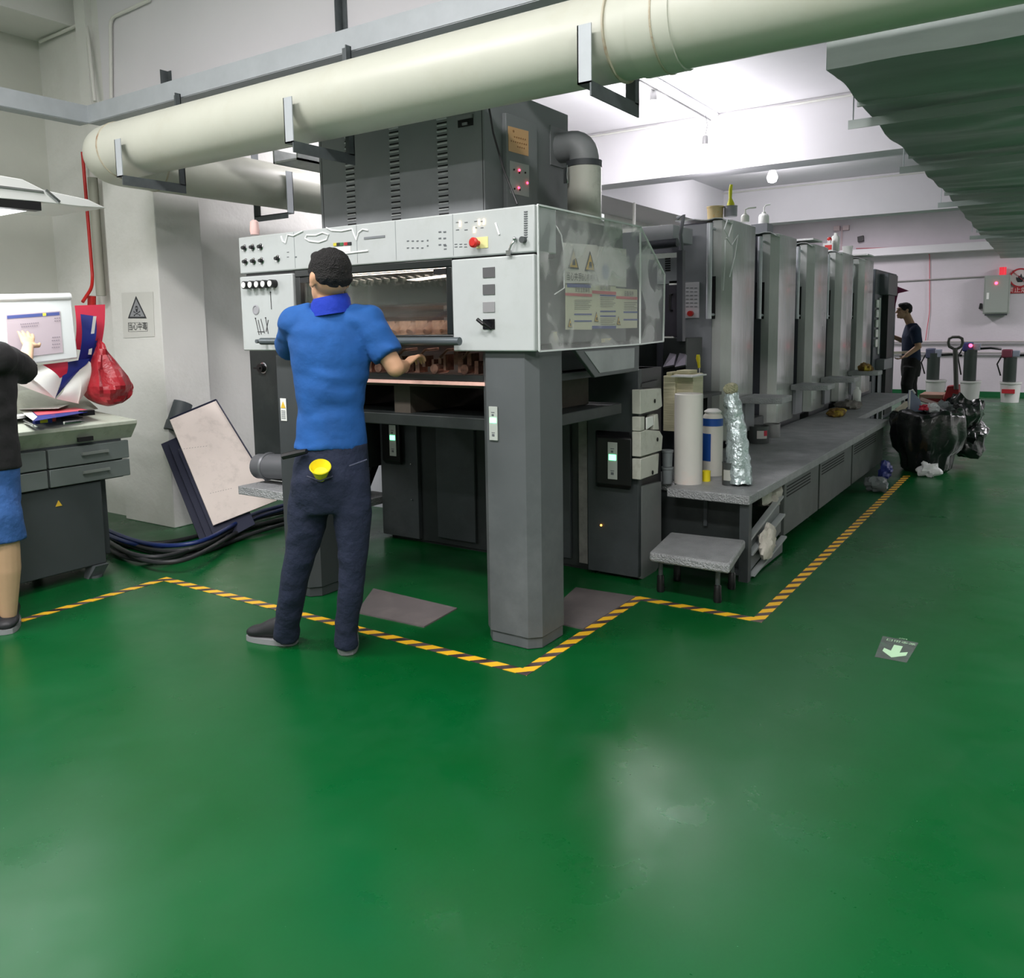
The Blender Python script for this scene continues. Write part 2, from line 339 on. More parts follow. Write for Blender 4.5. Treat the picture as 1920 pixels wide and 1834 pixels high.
MB().lathe([(PR, 0), (PR+.004, .002), (PR+.004, .01), (PR, .012)], (PX2, PY+.36, PZ), 40, (0, 1, 0)).build('pipe_collar', RIB, vp)
def hanger(x, lab, pipe2=None):
    t = thing('pipe_hanger', lab, 'bracket', (x, PY, PZ-PR-.05), 'steel brackets under the ventilation pipe')
    zb = PZ-PR-.045
    MB().box((x-.028, PY-PR-.035, zb), (x+.028, PY-PR-.03, zb+.2)).box((x-.028, PY-PR-.035, zb), (x-.023, PY-PR-.0, zb+.2)).build('front_upright', STEEL, t)
    MB().box((x-.028, PY-PR-.035, zb), (x+.028, PY+.2, zb+.006)).box((x+.022, PY-PR-.035, zb-.045), (x+.028, PY+.2, zb)).build('cross_angle', RAWST, t)
    MB().box((x-.028, PY+.195, zb), (x+.028, PY+.201, 2.75)).box((x+.022, PY+.165, zb), (x+.028, PY+.2, 2.75)).build('rear_upright', RAWST, t)
    return t
hanger(-4.36, 'angle steel bracket holding the cream pipe near its left elbow')
hanger(-3.0, 'angle steel bracket holding the cream pipe above the dryer cabinet')
hanger(-1.47, 'angle steel bracket holding the cream pipe beside its joint collar')
t = thing('pipe_hanger', 'small steel bracket holding the rear run of cream pipe left of dryer', 'bracket', (PX2, 4.2, 2.22), 'steel brackets under the ventilation pipe')
MB().box((PX2+PR+.005, 4.17, 2.23), (PX2+PR+.01, 4.23, 2.52)).box((PX2+PR-.02, 4.225, 2.23), (PX2+PR+.01, 4.23, 2.52)).build('front_upright', STEEL, t)
MB().box((PX2-.2, 4.17, 2.225), (PX2+PR+.01, 4.23, 2.231)).box((PX2-.2, 4.17, 2.19), (PX2+PR+.01, 4.176, 2.231)).build('cross_angle', RAWST, t)
MB().box((PX2-.2, 4.17, 2.225), (PX2-.194, 4.23, 3.45)).build('rear_upright', RAWST, t)
def channel(mb, a, b, d, h, fl):
    a, b = Vector(a), Vector(b); up = Vector((0, 0, 1)); t = (b-a).normalized(); s = t.cross(up)*d
    for z in (0, h): mb.bar(a+up*z+s*fl/2, b+up*z+s*fl/2, fl, .008)
    mb.bar(a+up*h/2, b+up*h/2, .008, h); return mb
tag(channel(MB(), (-5.35, 3.1, 2.74), (3.5, 3.1, 2.74), -1, .105, .1).build('steel_beam', STEEL), 'long grey steel channel beam running above the cream pipe', 'steel beam', 'grey steel beams')
tag(channel(MB(), (-5.35, -3, 2.74), (-5.35, 3.1, 2.74), -1, .105, .1).build('steel_beam', STEEL), 'grey steel channel beam reaching the camera side at top left', 'steel beam', 'grey steel beams')
for (x, z0, z1, lb) in ((Y_(310, 130, 3.48).x, 2.84, 3.1, 'short dark steel angle stub fixed on wall above left steel beam'), (Y_(638, 30, 3.48).x, 2.84, 3.6, 'dark steel angle stub above the beam at the top edge')):
    tag(MB().box((x-.035, 3.494, z0), (x+.035, 3.5, z1)).box((x-.003, 3.44, z0), (x+.003, 3.494, z1)).build('angle_stub', RAWST), lb, 'steel angle', 'steel stubs above the beam')
# duct at top right
secs = [(3.88, 2.47, 2.9), (4.5, 2.475, 2.9), (5.3, 2.45, 2.88), (6.1, 2.47, 2.9), (7.0, 2.455, 2.88), (8.0, 2.46, 2.85), (9.5, 2.43, 2.84), (11, 2.40, 2.84), (13, 2.38, 2.82), (15.2, 2.34, 2.8)]
def dsec(y):
    for a, b in zip(secs, secs[1:]):
        if y <= b[0]: t_ = (y-a[0])/(b[0]-a[0]); return a[1]*(1-t_)+b[1]*t_, a[2]*(1-t_)+b[2]*t_
    return secs[-1][1:]
NY, NX = 190, 26; rows = []
for i in range(NY+1):
    y = 3.88+(15.2-3.88)*i/NY; zb, zt = dsec(y); r_ = [(-.93+.012*noise.noise(Vector((y*3, 1, 1))), y, zt)]
    for k in range(NX+1):
        x = -.93+2.53*k/NX; e = min(1, k/2)
        dz = .022*noise.noise(Vector((x*.55, y*2.2, 4)))+.018*noise.noise(Vector((x*1.6, y*5, 9)))+.012*noise.noise(Vector((x*3.2+y, y*9, 2)))
        r_.append((x+(.02*noise.noise(Vector((y*2.5, 7, 3))) if k == 0 else 0), y, zb+dz*(.35+.65*e)-.012*math.sin(math.pi*k/NX)))
    r_.append((1.6, y, zt)); rows.append(r_)
mb = MB(); W_ = NX+3
mb.add([p for r in rows for p in r], [(i*W_+k, i*W_+(k+1) % W_, (i+1)*W_+(k+1) % W_, (i+1)*W_+k) for i in range(NY) for k in range(W_)]+[tuple(range(W_))[::-1], tuple(NY*W_+k for k in range(W_))])
du = tag(mb.build('air_duct', GALV, ang=30), 'wide galvanised sheet metal air duct hanging at top right', 'duct')
for y in (4.55, 6.15, 8.05, 11.0): box('seam_flange', (-.94, y-.008, dsec(y)[0]-.022), (1.6, y+.008, dsec(y)[0]+.01), GALV, du)
for y in (4.75, 6.35, 8.35, 11.2):
    h = thing('duct_hanger', 'galvanised angle hanger carrying the duct, at %s' % {4.75: 'its near end', 6.35: 'its second seam', 8.35: 'its middle under the first beam', 11.2: 'its far end'}[y], 'bracket', (-.98, y, 2.4), 'hangers under the duct')
    zq = dsec(y)[0]-.04
    MB().box((-1.02, y-.02, zq), (1.65, y+.02, zq+.005)).box((-1.02, y-.02, zq-.04), (1.65, y-.015, zq)).build('cross_angle', GALV, h)
    MB().cyl((-1.0, y, 2.4), (-1.0, y, 3.45 if y != 8.35 else 2.9), .0035, n=8).build('hanger_rod', STEEL, h)
q = X_(520, 300, -4.35); tag(MB().box((-4.47, 3.85, q.z), (-4.23, 8.15, q.z+.012)).box((-4.47, 3.85, q.z), (-4.455, 8.15, q.z+.09)).box((-4.245, 3.85, q.z), (-4.23, 8.15, q.z+.09)).box((-4.4, 4.6, q.z+.09), (-4.38, 4.62, 3.44)).box((-4.4, 4.6, q.z), (-4.38, 4.62, q.z+.09)).build('cable_tray', mat('tray_zinc', (176, 180, 178), .4, .4, var=.12, scale=20)), 'galvanised cable tray running back between cream pipe and dryer cabinet', 'cable tray')
# conduits on the walls
def conduit(pts, r, lab, m=WALL, name='conduit', cat='conduit'):
    # rounded corners
    P = [Vector(p) for p in pts]; out = [P[0]]
    for i in range(1, len(P)-1):
        a, b, c = P[i-1], P[i], P[i+1]; k = min(.06, (b-a).length*.4, (c-b).length*.4)
        p0 = b+(a-b).normalized()*k; p2 = b+(c-b).normalized()*k
        for q in range(5): t = q/4; out.append(p0*(1-t)**2+b*2*t*(1-t)+p2*t*t)
    out.append(P[-1])
    return tag(MB().tube(out, r, 10).build(name, m), lab, cat)
WP = mat('white_conduit', (214, 214, 208), .5)
conduit([Y_(280, 0, 3.48), Y_(207, 34, 3.48), Y_(211, 400, 3.48)], .012, 'thin white conduit bending down the wall above the left column', WP)
conduit([Y_(75, 78, 3.47), Y_(162, 40, 3.47)-Vector((0, 0, 0)), Y_(178, 190, 3.41)], .012, 'white conduit bending round the top of the left recessed wall', WP)
conduit([(-5.9, 3.42, 2.5), (-5.9, 3.42, 1.66)], .035, 'tall grey drain pipe standing against left side of the column', mat('grey_drain', (150, 150, 138), .5))
conduit([(-6.04, 3.44, 2.7), (-6.03, 3.44, 1.8), Y_(172, 540, 3.4), Y_(155, 566, 3.3)], .012, 'red fire pipe running down behind the console monitor', RED)
conduit([Y_(172, 555, 3.4), Y_(172, 575, 3.4)], .03, 'small red valve standing above the red proof sheet', RED, 'pipe_valve', 'valve')
conduit([(-5.3, 8.18, 3.42), (6, 8.18, 3.42)], .012, 'white conduit along the near ceiling beam', WP)
conduit([(-5.3, 12.88, 3.41), (6, 12.88, 3.41)], .012, 'white conduit along the far ceiling beam', WP)
conduit([X_(1189, 380, -4.6), X_(1189, 380, -4.6)+Vector((0, 0, -2.2))], .02, 'pale pipe dropping beside the far left partition', WP)
conduit([Y_(1117, 350, 9.2), Y_(1117, 350, 9.2)+Vector((0, 0, -1.6))], .02, 'slim pale post behind the white canister, hanging from the beam', WP)
# hanging bulbs
BULB = mat('lit_bulb', (255, 250, 245), .3, emis=18, ecol=(255, 250, 252))
def bulb(p, top, r, e, lab):
    t = thing('hanging_bulb', lab, 'lamp', (p[0], p[1], p[2]-r), 'bare bulbs hanging from the ceiling')
    p = Vector(p)
    MB().lathe([(.0, -r), (r*.7, -r*.75), (r, 0), (r*.72, r*.75), (r*.4, r*1.5)], p, 20).build('bulb', BULB, t)
    MB().lathe([(r*.35, r*1.45), (r*.42, r*1.5), (r*.42, r*2.5), (r*.3, r*2.7)], p, 16).build('socket', mat('socket', (150, 150, 150), .4, .5), t)
    MB().tube([p+Vector((0, 0, r*2.7)), p+Vector((.02, 0, r*2.7+(top-p.z-r*2.7)*.5)), Vector((p.x+.0, p.y, top))], .004, 6).build('cord', mat('grey_cord', (110, 110, 110), .6), t)
    l = bpy.data.lights.new('bulb_light', 'POINT'); l.energy = e; l.shadow_soft_size = r*1.6; l.color = (.99, .97, 1)
    o = bpy.data.objects.new('bulb_light', l); COL.objects.link(o); o.location = (p.x, p.y, p.z-r*1.9)
bulb(Y_(1225, 212, 6.85), 3.39, .07, 26, 'bright bare bulb hanging nearest behind the cream pipe joint')
bulb(Y_(1322, 292, 7.95), 3.39, .07, 26, 'bright bare bulb hanging over the first printing tower')
bulb(Y_(1448, 333, 11.0), 3.45, .07, 30, 'bare bulb glowing furthest back beyond the first ceiling beam')
# ================= THE PRINTING PRESS =================
FX = -1.79                       # right side plane of the delivery
def yq(px, py, y=2.85): return Y_(px, py, y)
def ybox(mb, p0, p1, y, d):      # a box on a plane y, given two picture corners, d deep towards +y
    a, b = Y_(*p0, y), Y_(*p1, y); return mb.box((a.x, y, a.z), (b.x, y+d, b.z))
dl = thing('press_delivery', 'light grey and charcoal delivery end of printing press behind the blue shirt worker', 'printing press', (-2.7, 3.5, 0))
# header panel
hp = MB().box((-3.605, 2.85, 1.68), (FX, 3.02, 1.866)).build('control_panel', GREYL, dl, .006)
seam = mat('panel_seam', (140, 146, 148), .5)
mb = MB()
for px in (550, 668, 741, 849): x = Y_(px, 420, 2.85).x; mb.box((x-.001, 2.8488, 1.69), (x+.001, 2.85, 1.862))
mb.build('seam', seam, hp)
PR_ = mat('printed_mark', (96, 100, 104), .6)
mb = MB()
for (px, py, nx, nz, sx, sz, wd, hh) in ((765, 452, 4, 2, 9, 13, .012, .005), (825, 435, 2, 3, 9, 12, .014, .006), (858, 417, 2, 2, 16, 14, .016, .003), (892, 415, 2, 2, 12, 12, .014, .003), (855, 458, 3, 2, 9, 5, .014, .003), (802, 451, 1, 2, 4, 10, .008, .006), (835, 461, 1, 2, 4, 6, .014, .005), (540, 473, 1, 2, 4, 9, .014, .003), (555, 482, 1, 1, 4, 9, .012, .006)):
    for i in range(nx):
        for j in range(nz):
            c = Y_(px+i*sx, py+j*sz, 2.85); mb.box((c.x-wd/2, 2.8485, c.z-hh/2), (c.x+wd/2, 2.85, c.z+hh/2))
mb.build('printed_symbols', PR_, hp)
box('display', (Y_(683, 446, 2.85).x, 2.847, Y_(683, 449, 2.85).z), (Y_(722, 446, 2.85).x, 2.85, Y_(722, 441, 2.85).z), mat('display_grey', (120, 124, 128), .3), hp)
LED = mat('warm_led', (255, 235, 200), .4, emis=4, ecol=(255, 215, 165))
for (px, py) in ((862, 420), (898, 417), (907, 416), (889, 431)):
    c = Y_(px, py, 2.848); tag(box('indicator_light', (c.x-.0025, 2.846, c.z-.012), (c.x+.0025, 2.849, c.z+.012), LED, hp), 'lit warm indicator')
def knob(p, r, parent, ring=True, m=BLACK, nm='knob', L=.02):
    mb = MB().cyl(p, p+Vector((0, -L, 0)), r, r*.8, 16)
    k = mb.build(nm, m, parent)
    if ring: MB().lathe([(r*1.5, 0), (r*1.7, .002), (r*1.5, .004), (r*1.2, .002)], p, 20, (0, -1, 0)).build('dial_ring', CHROME, k)
    return k
for (px, py) in ((459, 465), (474, 464), (489, 463), (461, 491), (476, 490), (491, 489), (521, 485)): knob(Y_(px, py, 2.85), .0105, hp)
c = Y_(897, 456, 2.85); es = MB().cyl(c, c+Vector((0, -.03, 0)), .011).lathe([(.015, 0), (.021, .004), (.021, .014), (.014, .02)], c+Vector((0, -.025, 0)), 20, (0, -1, 0)).build('emergency_stop', RED, hp)
box('yellow_backing', (c.x-.01, 2.848, c.z-.022), (c.x+.05, 2.85, c.z+.024), mat('pale_yellow', (214, 214, 150), .5), hp)
# marker stickers
mb = MB()
for i, (px, col) in enumerate(((629, (200, 190, 60)), (635, (40, 40, 40)), (641, (60, 110, 70)), (649, (170, 40, 50)), (656, (40, 40, 45)))):
    c = Y_(px, 458.5-(px-629)*.06, 2.85); mb.mi(i).box((c.x-.011, 2.846, c.z-.007), (c.x+.011, 2.85, c.z+.007))
mb.build('coloured_tabs', [mat('tab%d' % i, q, .5) for i, q in enumerate(((200, 190, 60), (40, 40, 40), (60, 110, 70), (170, 40, 50), (42, 42, 46)))], hp)
c = Y_(642, 468, 2.85); box('white_label', (c.x-.055, 2.847, c.z-.013), (c.x+.055, 2.85, c.z+.013), WHITE, hp)
# wrinkled film stuck on the header: white tubes paint the glints of its creases
FILM = mat('crease_glint_white', (245, 247, 247), .1)
mb = MB()
for ln in (((527, 443), (530, 452), (535, 456), (539, 440), (550, 442), (560, 437), (568, 433)), ((572, 447), (580, 452), (598, 454), (612, 449), (616, 440), (605, 436), (592, 441), (575, 441), (572, 447)), ((612, 427), (622, 432), (640, 433), (660, 429), (664, 440), (668, 450), (672, 436), (680, 430), (690, 432)), ((929, 418), (936, 440)), ((640, 476), (690, 470))):
    mb.tube([Y_(a, b, 2.847) for a, b in ln], .0038, 6)
mb.build('film_crease_glints', FILM, hp)['kind'] = 'stuff'
# gauge tube and lever on the right of the header
c = Y_(983, 450, 2.85); MB().cyl(c, c+Vector((0, -.02, 0)), .013).build('vent_valve', mat('dark_knob', (70, 74, 76), .4), hp)
mb = MB()
for i in range(12): c = Y_(986, 397+i*4.3, 2.85); mb.box((c.x-.008, 2.847, c.z-.002), (c.x+.008, 2.85, c.z+.002))
mb.build('gauge_scale', PR_, hp)
MB().tube([Y_(965, 450, 2.84), Y_(958, 460, 2.83), Y_(953, 474, 2.83)], .004, 8).ball(Y_(965, 448, 2.84), .009).box(Y_(951, 470, 2.835), Y_(957, 478, 2.825)).build('latch', CHROME, hp)
# inner frame behind the panels
MB().box((-3.58, 2.87, 1.665), (FX-.01, 3.02, 1.68)).box((-3.59, 2.95, 1.30), (-3.17, 3.3, 1.67)).build('inner_frame', BLACK, dl)
# left panel
lp = MB().box((-3.605, 2.845, 1.283), (Y_(553, 600, 2.85).x, 2.87, 1.665)).build('side_door', GREYL, dl, .006)
for i, px in enumerate((467, 479, 491, 503, 516)):
    c = Y_(px, 535-(px-467)*.06, 2.845); k = MB().cyl(c, c+Vector((0, -.035, 0)), .02).build('rotary_knob', BLACK, lp)
    MB().cyl(c+Vector((0, -.035, 0)), c+Vector((0, -.038, 0)), .015).build('knob_cap', WHITE, k)
mb = MB()
for (a, b) in (((507, 548), (509, 580)), ((479, 597), (486, 628)), ((484, 600), (490, 627)), ((489, 598), (496, 625)), ((498, 596), (503, 626)), ((503, 600), (499, 622)), ((483, 622), (496, 622))): mb.tube([Y_(*a, 2.844), Y_(*b, 2.844)], .002, 6)
for q in ((507, 548), (479, 597), (498, 596)): mb.ball(Y_(*q, 2.844), .004)
mb.build('scribed_marks', mat('marks', (60, 60, 62), .6), lp)
c = Y_(480, 581, 2.845); MB().lathe([(.02, 0), (.026, .002), (.02, .004), (.018, .001)], c, 24, (0, -1, 0)).build('grey_seal', mat('seal', (150, 150, 155), .5), lp)
# right door
rd = MB().box((Y_(850, 560, 2.85).x, 2.842, 1.283), (FX, 2.87, 1.672)).build('side_door', GREYL, dl, .006)
for i, (py, g) in enumerate(((511, 92), (543, 92), (576, 140), (608, 14))):
    c = Y_(917, py, 2.842); tag(box('display_window', (c.x-.03, 2.8385, c.z-.021), (c.x+.03, 2.842, c.z+.021), mat('win%d' % g, (g, g, g+2), .25), rd), 'black window square' if g == 14 else 'grey window square')
MB().tube([Y_(895, 599, 2.80), Y_(905, 607, 2.80), Y_(921, 617, 2.838)], [.008, .008, .006], 10).build('lever', BLACK, rd)
# window frame and pane
xl, xr = Y_(556, 560, 2.86).x, Y_(850, 560, 2.86).x
wf = MB().box((xl, 2.855, 1.645), (xr, 2.9, 1.68)).box((xl, 2.855, 1.305), (xr, 2.9, 1.355)).box((xl, 2.855, 1.355), (xl+.035, 2.9, 1.645)).box((xr-.035, 2.855, 1.355), (xr, 2.9, 1.645)).build('window_frame', mat('dark_frame', (30, 34, 34), .3), dl, .004)
GLASS = mat('clear_pane', (235, 240, 240), .03, trans=1., alpha=.35, ior=1.45)
MB().box((xl+.03, 2.868, 1.35), (xr-.03, 2.872, 1.65)).build('window_pane', GLASS, wf)
MB().box((xl+.04, 2.852, 1.615), (xl+.10, 2.856, 1.64)).box((xr-.10, 2.852, 1.615), (xr-.03, 2.856, 1.64)).build('window_hinge', BLACK, wf)
# rail
MB().cyl(Y_(490, 640, 2.78), Y_(862, 640, 2.78), .0175).cyl((-3.42, 2.78, Y_(500, 640, 2.78).z), (-3.42, 2.86, Y_(500, 640, 2.78).z), .01).cyl((-2.2, 2.78, Y_(840, 640, 2.78).z), (-2.2, 2.86, Y_(840, 640, 2.78).z), .01).build('hand_rail', mat('rail_grey', (88, 96, 100), .35, .3), dl)
# gripper carriage seen through the window
BRASS = mat('warm_metal', (190, 150, 125), .3, .6, var=.3, scale=30)
mech = MB()
mech.box((-3.2, 3.05, 1.50), (-2.0, 3.09, 1.61))
for i in range(22): x = -3.15+i*.052; mech.cyl((x, 3.05, 1.615), (x+.03, 3.05, 1.61), .016, n=10)
mech.build('air_box', mat('olive_grey', (82, 88, 82), .5, var=.1), dl)
mb = MB().box((-3.2, 3.35, 1.36), (-2.0, 3.42, 1.50)).box((-3.2, 3.05, 1.44), (-2.0, 3.08, 1.47)); mb.build('suction_bar', mat('oily_brown', (66, 56, 50), .4, .2), dl)
mb = MB()
for i in range(12):
    x = -3.15+i*.1; mb.box((x, 3.0, 1.36), (x+.07, 3.06, 1.42)); mb.cyl((x+.08, 2.98, 1.365), (x+.08, 3.02, 1.40), .02, n=12)
mb.box((-3.2, 2.99, 1.335), (-2.0, 3.05, 1.36)); mb.build('gripper_bar', BRASS, dl)
mb = MB(); rj = random.Random(4)
for i in range(26):
    x = -3.12+i*.043; a = rj.uniform(0, .03); mb.box((x, 2.94+a, 1.17+rj.uniform(0, .05)), (x+rj.uniform(.012, .03), 3.0+a, 1.23+rj.uniform(0, .05)))
    if i % 3 == 0: mb.tube([(x, 2.92, 1.25), (x+.02, 2.95, 1.285), (x+.06, 3.0, 1.29)], .006, 8)
    if i % 4 == 1: mb.cyl((x, 2.93, 1.20), (x, 3.02, 1.20), .022, n=14)
mb.build('sheet_joggers', mat('dark_bronze', (110, 82, 70), .3, .5, var=.5, scale=40), dl)
MB().box((-3.3, 2.91, 1.15), (-2.1, 2.95, 1.175)).box((-3.3, 3.3, 1.15), (-1.95, 3.34, 1.2)).build('jogger_beam', DARK2, dl)
# interior warm light of the press
l = bpy.data.lights.new('press_inner_light', 'AREA'); l.shape = 'RECTANGLE'; l.size = 1.0; l.size_y = .06; l.energy = 2.5; l.color = (1, .82, .7)
o = bpy.data.objects.new('press_inner_light', l); COL.objects.link(o); o.location = (-2.6, 3.1, 1.655)
# pile of sheets on pallet, hung inside the delivery
MB().box((-3.2, 2.895, 1.132), (-2.04, 3.75, 1.147)).build('sheet_pile', mat('pink_paper', (236, 190, 176), .6, var=.06, scale=40), dl)
mb = MB().box((-3.2, 2.96, 1.115), (-2.04, 3.75, 1.132)).box((-3.2, 2.98, .985), (-3.1, 3.75, 1.115)).box((-2.68, 2.98, .985), (-2.58, 3.75, 1.115)).box((-2.14, 2.98, .985), (-2.04, 3.75, 1.115))
mb.build('pallet', mat('old_wood', (70, 64, 56), .8, var=.2, scale=10), dl)
MB().box((-3.35, 2.93, .93), (-1.9, 3.85, .985)).build('pile_board', DARK2, dl, .004)
# posts
def post(x0, x1, side):
    y0, y1 = 2.87, 3.1; c = .045
    pts = [(x0+c, y0), (x1-c, y0), (x1, y0+c), (x1, y1), (x0, y1), (x0, y0+c)]
    p = MB().prism([(a, b, .05) for a, b in pts], (0, 0, 1.235)).prism([(a+(.006 if a < (x0+x1)/2 else -.006), b+(.006 if b < 3 else 0), 0) for a, b in pts], (0, 0, .05)).build('post', GREY if side else mat('charcoal_post', (60, 64, 66), .5, var=.08), dl, .004)
    return p
pr_ = post(Y_(895, 700, 2.87).x, -1.795-.02, 1)
pl_ = post(Y_(508, 700, 2.87).x, Y_(508, 700, 2.87).x+.26, 0)
GL = mat('green_led', (190, 255, 215), .4, emis=3.5, ecol=(90, 255, 160))
def switch(parent, c, w, h, lbl, green=True):
    s = tag(MB().box((c.x-w/2, c.y-.006, c.z-h/2), (c.x+w/2, c.y, c.z+h/2)).build('switch_plate', mat('switch_grey', (178, 184, 178), .5), parent, .001), lbl)
    if green: tag(MB().box((c.x-w*.36, c.y-.008, c.z+h*.02), (c.x+w*.4, c.y-.005, c.z+h*.17)).build('status_light', GL, s), 'glowing green light')
    MB().box((c.x-w*.2, c.y-.007, c.z+h*.32), (c.x+w*.2, c.y-.006, c.z+h*.34)).box((c.x-w*.15, c.y-.007, c.z+h*.22), (c.x+w*.1, c.y-.006, c.z+h*.28)).box((c.x-w*.2, c.y-.007, c.z-h*.26), (c.x+w*.2, c.y-.006, c.z-h*.28)).box((c.x-w*.15, c.y-.007, c.z-h*.38), (c.x+w*.15, c.y-.006, c.z-h*.31)).build('printed_symbols', PR_, s)
switch(pr_, Y_(926, 794, 2.868), .043, .145, 'pale switch strip with green light')
c = Y_(532, 768, 2.868); st = tag(MB().box((c.x-.022, c.y-.002, c.z-.058), (c.x+.022, c.y, c.z+.058)).build('warning_sticker', WHITE, pl_), 'narrow white warning sticker')
WY = mat('warning_yellow', (226, 186, 60), .5)
MB().prism([(c.x-.018, c.y-.004, c.z+.008), (c.x+.018, c.y-.004, c.z+.008), (c.x, c.y-.004, c.z+.042)], (0, .0015, 0)).build('yellow_triangle', WY, st)
mb = MB()
for i in range(8): mb.box((c.x-.016, c.y-.003, c.z-.004-i*.006), (c.x+.014, c.y-.002, c.z-.0065-i*.006))
mb.build('printed_lines', PR_, st)
# rear wall of the pile bay
YB = 4.03
def px_x(px, py=900): return Y_(px, py, YB).x
rear = MB().box((-3.76, YB, .02), (-1.9, YB+.25, 1.15)).box((-3.7, YB+.02, 0), (-1.95, YB+.4, .02)).build('rear_housing', DARK2, dl)
mb = MB()
mb.box((px_x(722), YB-.035, .03), (px_x(790), YB, 1.12)); mb.build('cover_plate', DARK, rear, .004)
mb = MB().box((px_x(822), YB-.02, .06), (px_x(893), YB, 1.12)); mb.build('cover_plate', DARK, rear, .004)
mb = MB().box((px_x(1008), YB-.02, .06), (px_x(1072), YB, 1.12)); mb.build('cover_plate', DARK, rear, .004)
mb = MB().box((px_x(1108), YB-.04, .02), (-1.87, YB, 1.15)); mb.build('cover_plate', DARK, rear, .004)
MB().box((px_x(1090), YB-.03, .05), (px_x(1106), YB-.01, 1.1)).build('edge_strip', mat('worn_edge', (108, 108, 104), .5, var=.3, scale=14), rear)
for (px, py, w_, h_) in ((737, 824, .075, .27), (1149, 862, .105, .26)):
    c = Y_(px, py, YB-.04); b_ = MB().prism([(c.x-w_, c.y, c.z-h_/2-.03), (c.x-w_, c.y, c.z+h_/2+.03), (c.x-w_*.7, c.y-.05, c.z+h_/2), (c.x-w_*.7, c.y-.05, c.z-h_/2)], (w_*2, 0, 0)).build('switch_housing', BLACK, rear, .008)
    switch(b_, Y_(px, py+2, YB-.092), .055, .2, 'pale switch strip with green light')
AMB = mat('amber_glow', (255, 210, 120), .4, emis=2.5, ecol=(255, 170, 70))  # emission makes the right-hand screw heads glow amber
for (px, py) in ((1126, 814), (1127, 906), (1127, 985), (768, 792), (770, 870), (772, 937)):
    MB().ball(Y_(px, py, YB-.045), .006, 10, 6).build('screw_head', AMB if px > 1000 else CHROME, rear)
# right flank of the delivery: grey lower skirt and cream ink covers
FXS = -1.87
def xq(px, py, x=FXS): return X_(px, py, x)
MB().prism([(FXS-.3, YB, 1.15), (FXS-.3, YB+.3, 1.15), (FXS-.3, YB+.3, .02), (FXS-.3, YB, .02)], (.28, 0, 0)).build('flank_frame', BLACK, dl)
a = [xq(1203, 912), xq(1240, 903), xq(1240, 1055), xq(1228, 1075), xq(1206, 1087), xq(1202, 1085)]
MB().prism(a, (-.02, 0, 0)).build('lower_skirt', mat('scuffed_grey', (122, 125, 125), .45, var=.1, dirt=(130, 130, 128), dscale=5), dl, .002)
CRM = mat('cream_cover', (192, 192, 182), .45, var=.05, dirt=(140, 138, 125), dscale=7)
def cover(pts, nm='ink_cover', m=CRM, d=.05): return MB().prism([xq(*p, FXS+.03) for p in pts], (-d, 0, 0)).build(nm, m, dl, .004)
cover([(1201, 731), (1240, 728), (1242, 762), (1234, 768), (1201, 777)])
cover([(1201, 810), (1212, 806), (1237, 808), (1243, 818), (1241, 845), (1201, 857)])
cover([(1201, 861), (1236, 850), (1234, 888), (1201, 900)])
cover([(1201, 782), (1209, 781), (1209, 806), (1201, 809)]); cover([(1228, 778), (1234, 776), (1236, 806), (1226, 806)])
cover([(1213, 783), (1225, 780), (1226, 797), (1213, 806)], m=WHITE, d=.01)
mb = MB()
for q in ((1228, 752), (1233, 824), (1224, 886)): p = xq(*q, FXS+.034); mb.ball(p, (.004, .008, .012))
mb.build('latch_slot', HOLE, dl)
MB().prism([xq(1201, 720), xq(1236, 712), xq(1229, 727), xq(1201, 727)], (-.16, 0, 0)).build('black_tray', BLACK, dl)
# side cabinet under the header, behind the clear hood
MB().box((-3.5, 3.02, 1.66), (FX-.10, 3.84, 1.862)).box((-2.05, 3.02, 1.31), (FX-.10, 3.84, 1.66)).box((-3.5, 3.6, 1.2), (-1.95, 4.0, 1.7)).build('rear_cabinet', mat('hood_inner_grey', (96, 100, 102), .45, var=.1, dirt=(140, 142, 140), dscale=3, damt=.6), dl)
MB().box((-2.15, 3.1, 1.18), (-1.92, 4.0, 1.3)).box((-2.2, 3.05, 1.14), (-1.88, 3.9, 1.17)).build('side_rail', DARK2, dl)
MB().cyl((-1.86, 3.02, 1.13), (-1.86, 3.02, 1.25), .012).box((-1.88, 3.0, 1.22), (-1.84, 3.04, 1.245)).build('lever_arm', mat('lever_metal', (110, 114, 114), .4, .5), dl)
# clear side hood
HG = mat('scuffed_clear_plastic', (222, 222, 222), .12, alpha=.3, avar=(.14, .42), var=.08, scale=4, bump=.5, bscale=4.5, coat=.6)
HE = mat('hood_edge', (222, 226, 226), .2)
A, B, C_, D__, E_ = Vector((FX, 2.872, 1.283)), Vector((FX, 2.872, 1.866)), Vector((FX, 3.83, 1.866)), Vector((FX, 4.13, 1.646)), Vector((FX, 4.12, 1.296))
E0 = Vector((FX, 3.83, 1.288))
hd = MB().prism([A, B, C_, E0], (-.004, 0, 0)).prism([E0, C_, D__, E_], (-.004, 0, 0)).prism([B, C_, C_+Vector((-.55, 0, 0)), B+Vector((-.55, 0, 0))], (0, 0, -.004)).build('clear_hood', HG, dl, flat=True)
mb = MB()
for p, q in ((A, B), (B, C_), (C_, D__), (D__, E_), (A, E0), (E0, E_), (E0, C_)): mb.bar(p+Vector((.002, 0, 0)), q+Vector((.002, 0, 0)), .007, .007)
mb.build('hood_edging', HE, hd)
